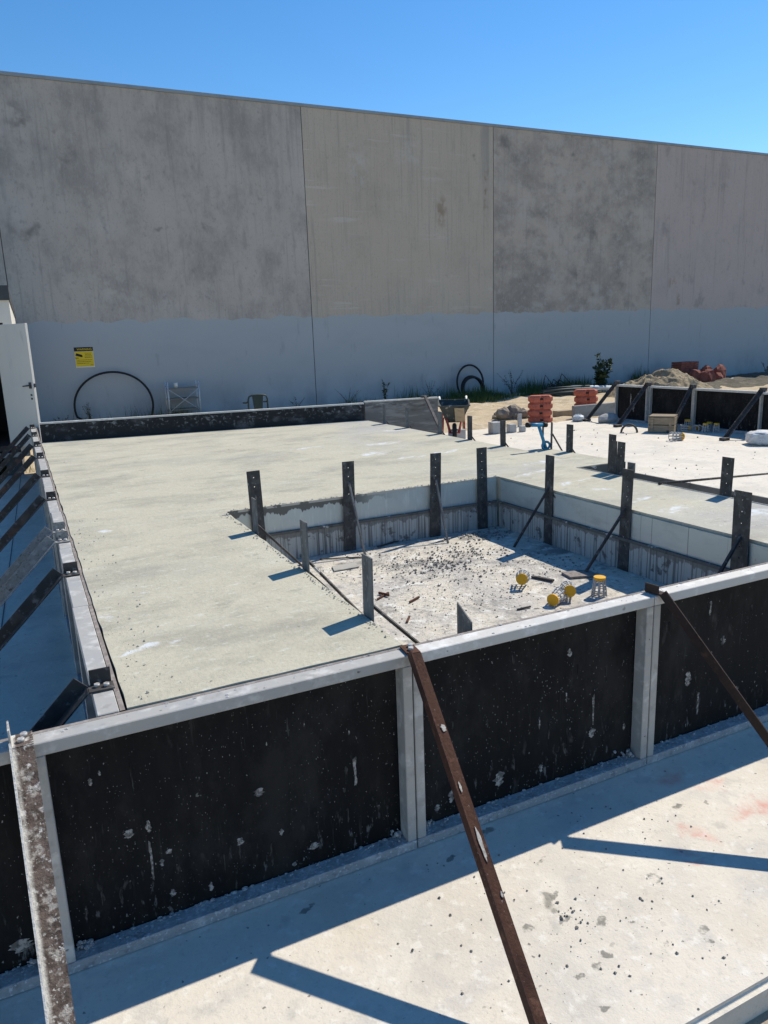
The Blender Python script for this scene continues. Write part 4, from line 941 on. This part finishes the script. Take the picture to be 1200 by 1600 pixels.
# blue T-handle tool leaning on the stake
A = W(853, 698, 6.36); A.z = .012; B = W(842, 666, 6.36)
t = thing('hand_tool', 'blue tool with black-tipped T handle leaning on a stake at the slab edge', 'tool', A)
q = MB(); q.tube([(0, 0, 0), B-A], .017, 10); q.build('shaft', M['blue'], t)
C0, C1 = W(824, 664, 6.36)-A, W(842, 664.5, 6.36)-A
q = MB(); q.tube([C0.lerp(C1, .16), C1+Vector((.05, 0, 0))], .021, 10); q.build('cross_handle', M['blue'], t)
q = MB(); q.tube([C0-Vector((.01, 0, 0)), C0.lerp(C1, .2)], .027, 10); q.tube([C1+Vector((.05, 0, 0)), C1+Vector((.1, 0, -.002))], .027, 10); q.build('grip', M['black_grip'], t)
q = MB(); q.tube([(.05*math.cos(R(a)), .0, .03+.04*math.sin(R(a))) for a in range(0, 360, 30)], .013, 6, closed=True); q.build('hook', M['blue'], t)
# crate
a, b = G(1014, 676, ZL), G(1051, 677, ZL); p = (a+b)/2; wd = (b-a).length
t = thing('timber_crate', 'low timber crate on the sunny slab in front of the far form panels', 'crate', (p.x, p.y, ZL+.001), math.atan2(b.y-a.y, b.x-a.x))
hc = .33
q = MB()
for z in range(2): q.box(-wd/2, wd/2, 0, .025, .01+z*.16, .155+z*.16)
for z in range(2): q.box(-wd/2, wd/2, .42, .445, .01+z*.16, .155+z*.16)
for x in (-wd/2-.026, wd/2+.001):
    for z in range(2): q.box(x, x+.025, -.0, .445, .01+z*.16, .155+z*.16)
q.build('side_boards', M['crate'], t, bevel=.003)
q = MB()
for i in range(4): q.box(-wd/2-.02, wd/2+.02, .005+i*.11, .105+i*.11, hc-.005, hc+.018)
q.build('lid_boards', M['crate'], t, bevel=.003)
q = MB()
for x in (-wd/2+.03, wd/2-.08): q.box(x, x+.05, -.012, -.0005, .01, hc-.01)
q.build('corner_battens', M['crate'], t)
p = G(983, 676, ZL); q = MB(); q.tube(arc_pts((0, 0, .0), .16, .17, 180, 0, 14), .022, 8); o = q.build('pipe_saddle', M['dark']); o.location = (p.x, p.y, ZL); o.rotation_euler = (0, 0, R(-40)); tag(o, 'small dark hoop standing on the slab left of the crate', 'hoop')
p = G(950, 660, ZL); q = MB(); q.blob((0, 0, .09), .3, .16, .13, 0, 2, .12); o = q.build('stone_block', M['block']); o.location = (p.x, p.y, ZL); tag(o, 'grey stone lump at the left end of the far form panels', 'stone')
def baghm(label, px, py, sx, sy_, sz):
    p = G(px, py, ZL); q = MB()
    r_ = bmesh.ops.create_icosphere(q.bm, subdivisions=4, radius=1)
    for v in r_['verts']:
        c_ = v.co.copy(); k = 1+.14*fb(c_.x*2, c_.y*2+c_.z, 1.6, 4, 3)
        e = .55
        v.co = Vector((math.copysign(abs(c_.x)**e, c_.x)*sx*k, math.copysign(abs(c_.y)**e, c_.y)*sy_*k, (math.copysign(abs(c_.z)**.7, c_.z)*sz*k+sz*.9)))
    o = q.build('cement_bag', M['bag'], smooth=True); o.location = (p.x, p.y, ZL); o.rotation_euler = (0, 0, R(-35)); return tag(o, label, 'bag')
baghm('white woven bag lying on the slab at the right picture edge', 1200, 694, .36, .24, .13)
q = MB(); p = G(905, 658, ZL)
for i in range(5): q.blob((p.x+rnd.uniform(-.13, .13), p.y+rnd.uniform(-.05, .05), ZL+.07), .12, .09, .09, 0, 2, .25)
tag(q.build('scrap_heap', M['pipe_white']), 'small pile of pale scraps beside the foot of the leftmost far brace', 'scraps')

# bar chairs: yellow cap on plastic ribs
def bar_chair_parts(t, s=1.0):
    q = MB(); q.tube([(0, 0, .108*s), (0, 0, .122*s)], .036*s, 16); q.tube([(0, 0, .1*s), (0, 0, .108*s)], .028*s, 12); q.build('cap', M['yellow'], t)
    q = MB()
    for k in range(8):
        a = 2*math.pi*k/8; q.beam((.031*s*math.cos(a), .031*s*math.sin(a), .105*s), (.043*s*math.cos(a), .043*s*math.sin(a), 0), .007*s, .009*s)
    for z, r_ in ((.0, .043), (.035, .039), (.07, .035)):
        q.tube([(r_*s*math.cos(R(a)), r_*s*math.sin(R(a)), z*s+.003) for a in range(0, 360, 24)], .0035*s, 5, closed=True)
    q.build('ribs', M['clearpl'], t)
CG = 'yellow-capped bar chairs'
pc = thing('bar_chair', 'upright yellow-capped bar chair in the pit near the front form', 'bar chair', G(936, 931, ZP), 0, CG); bar_chair_parts(pc, 1.05)
def lay(label, px, py, z, rx, rz, lift=.04, s=1):
    o = dup(pc, label=label); p = G(px, py, z); o.location = (p.x, p.y, z+lift); o.rotation_euler = (R(rx), 0, R(rz)); o.scale = (s,)*3; return o
lay('bar chair tipped over in the pit, yellow cap facing out, left of the others', 817, 912, ZP, 80, -40, .05, 1.0)
lay('bar chair tipped over in the pit, half behind another lying one', 886, 930, ZP, 80, -32, .048, 1.0)
lay('bar chair lying on its side in the pit against the front form', 876, 938, ZP, 92, -62, .045, 1.0)
lay('bar chair lying alone on the sunny right-hand slab, yellow end to the right', 1048, 689, ZL, 92, 75, .085, 1.95)
for i, (px, py, up_, l) in enumerate([(1062, 674, 0, 'bar chair lying in the shade next to the crate, beside the dark brace'), (1074, 672, 1, 'tall pale upright bar chair in the shaded row'), (1086, 675, 0, 'bar chair tipped over right of the tall pale one'),
        (1092, 675, 0, 'second tipped bar chair in the shaded row, below the panel joint'), (1102, 676, 1, 'upright bar chair in front of the panel joint'), (1108, 674, 1, 'upright bar chair just behind and right of another'), (1119, 676, 1, 'rightmost upright bar chair of the shaded row')]):
    if up_: lay(l, px, py, ZL, 0, 20*i, .001, 1.75 if i == 1 else 1.5)
    else: lay(l, px, py, ZL, 93, 60+25*i, .072, 1.6)

# ------------------------------------------------------------------ loose steel, splinters and crumbs
def bit(name, label, p0, p1, z, wd, th, m, cat, grp=None):
    a, b = G(*p0, z), G(*p1, z); q = MB(); q.beam((a.x, a.y, z+th/2+.004), (b.x, b.y, z+th/2+.006), wd, th); return tag(q.build(name, M[m]), label, cat, grp)
bit('steel_offcut', 'dark steel offcut lying in the pit between the bar chairs', (831, 903), (865, 910), ZP, .022, .014, 'dark', 'offcut')
bit('steel_offcut', 'thin dark offcut on the pit floor near the front form, left of the bar chairs', (808, 954), (829, 950), ZP, .012, .008, 'dark', 'offcut')
bit('timber_splinter', 'crossed brown splinter on the pit floor, lower one of the pair', (590, 938), (607, 928), ZP, .012, .008, 'rust', 'splinter')
bit('timber_splinter', 'crossed brown splinter on the pit floor, upper one of the pair', (592, 929), (608, 933), ZP, .011, .016, 'rust', 'splinter')
bit('timber_splinter', 'brown splinter pair leaning together in the middle of the pit floor', (640, 943), (655, 935), ZP, .012, .01, 'rust', 'splinter')
bit('timber_splinter', 'orange-brown splinter on the pit floor close to the front form', (636, 974), (640, 965), ZP, .012, .008, 'rust', 'splinter')
bit('tie_wire', 'thin dark rod lying along the back of the pit floor', (500, 875), (575, 872), ZP, .008, .008, 'dark', 'rod')
bit('tie_wire', 'thin dark rod lying in the sun beside the third back stake', (590, 856), (640, 842), ZP, .012, .01, 'dark', 'rod')
q = MB(); a, b = G(886, 901, ZP), G(925, 897, ZP); q.hexa([(a.x-.02,a.y-.06,ZP+.002),(b.x,b.y-.08,ZP+.002),(b.x,b.y+.06,ZP+.002),(a.x,a.y+.06,ZP+.002),(a.x-.02,a.y-.06,ZP+.018),(b.x,b.y-.08,ZP+.018),(b.x,b.y+.06,ZP+.018),(a.x,a.y+.06,ZP+.018)])
tag(q.build('ply_offcut', M['plyedge']), 'flat ply offcut at the shadow edge of the pit floor', 'offcut')
q = MB(); a = G(538, 888, ZP); q.hexa([(a.x-.1,a.y-.05,ZP+.004),(a.x+.1,a.y-.05,ZP+.004),(a.x+.12,a.y+.06,ZP+.004),(a.x-.07,a.y+.07,ZP+.004),(a.x-.1,a.y-.05,ZP+.011),(a.x+.1,a.y-.05,ZP+.011),(a.x+.12,a.y+.06,ZP+.011),(a.x-.07,a.y+.07,ZP+.011)])
tag(q.build('cement_flake', M['crumb_pale']), 'pale flat flake on the pit floor by the back wall', 'flake')
def crumbs(name, spots, m):
    vs, fs = [], []
    base = [(1,0,0),(-1,0,0),(0,1,0),(0,-1,0),(0,0,1),(0,0,-1)]; tri = [(0,2,4),(2,1,4),(1,3,4),(3,0,4),(2,0,5),(1,2,5),(3,1,5),(0,3,5)]
    for (x, y, z, r_) in spots:
        o = len(vs); a = rnd.uniform(0, 6.28); c_, s_ = math.cos(a), math.sin(a)
        for b in base:
            k = r_*rnd.uniform(.6, 1.3); X, Y, Z = b[0]*k, b[1]*k, b[2]*k*.75
            vs.append((x+X*c_-Y*s_+rnd.uniform(-.2, .2)*r_, y+X*s_+Y*c_, z+Z+r_*.45))
        fs += [tuple(o+i for i in f) for f in tri]
    me = bpy.data.meshes.new(name); me.from_pydata(vs, [], fs); me.materials.append(m)
    ob = bpy.data.objects.new(name, me); COL.objects.link(ob); return tag(ob, kind='stuff')
sp_ = []
for (px, py, rad, n, rmax) in [(690, 885, .38, 420, .02), (720, 862, .3, 220, .018), (745, 835, .25, 260, .02), (640, 880, .4, 200, .012), (560, 885, .35, 130, .012), (820, 890, .3, 120, .012), (880, 885, .25, 90, .013), (700, 930, .5, 220, .009), (640, 960, .4, 150, .008), (780, 930, .4, 150, .01), (560, 862, .15, 60, .016), (850, 870, .2, 60, .016)]:
    c_ = G(px, py, ZP)
    for _ in range(n*2):
        x, y = c_.x+rnd.gauss(0, rad*.55), c_.y+rnd.gauss(0, rad*.55)
        if 1.32 < x < 3.62 and 2.56 < y < 5.27: sp_.append((x, y, ZP, .0014+.62*rmax*rnd.random()**4))
crumbs('pit_crumbs', sp_, M['crumb'])
sp_ = []
for (px, py, rad, n, rmax) in [(760, 1345, .3, 40, .009), (900, 1460, .4, 90, .009), (720, 1480, .35, 22, .01), (1040, 1450, .4, 60, .009), (950, 1330, .3, 30, .009), (1010, 1275, .2, 30, .01), (890, 1430, .1, 60, .011), (1080, 1400, .3, 20, .009), (640, 1400, .4, 14, .007), (400, 1480, .5, 10, .007), (40, 1010, .6, 12, .012), (900, 1540, .3, 26, .01)]:
    c_ = G(px, py, ZL)
    for _ in range(n):
        x, y = c_.x+rnd.gauss(0, rad*.5), c_.y+rnd.gauss(0, rad*.5)
        if 1.32 < y < 2.38: sp_.append((x, y, ZL, .0012+.62*rmax*rnd.random()**4))
for _ in range(500):
    x, y = rnd.uniform(5.5, 12.5), rnd.uniform(4, 14)
    sp_.append((x, y, ZL, .004+.02*rnd.random()**4))
crumbs('slab_crumbs', sp_, M['crumb'])
sp_ = []
for _ in range(230):
    y = 2.55+3.2*rnd.random()**1.6; x = XI+.02+abs(rnd.gauss(0, .1)); sp_.append((x, y, 0, .001+.006*rnd.random()**3))
for _ in range(50):
    sp_.append((rnd.uniform(.3, 4.4), rnd.uniform(2.6, 10), 0, .001+.006*rnd.random()**3)) 
sp_ = [q_ for q_ in sp_ if not (1.24 < q_[0] < 3.73 and q_[1] < 5.4)]
for _ in range(260):
    y = rnd.uniform(2.6, 5.3); sp_.append((1.262-abs(rnd.gauss(0, .02)), y, 0, .002+.006*rnd.random()**2))
    x = rnd.uniform(1.3, 3.7); sp_.append((x, 5.363+abs(rnd.gauss(0, .02)), 0, .002+.006*rnd.random()**2))
crumbs('deck_crumbs', sp_, M['crumb_pale'])
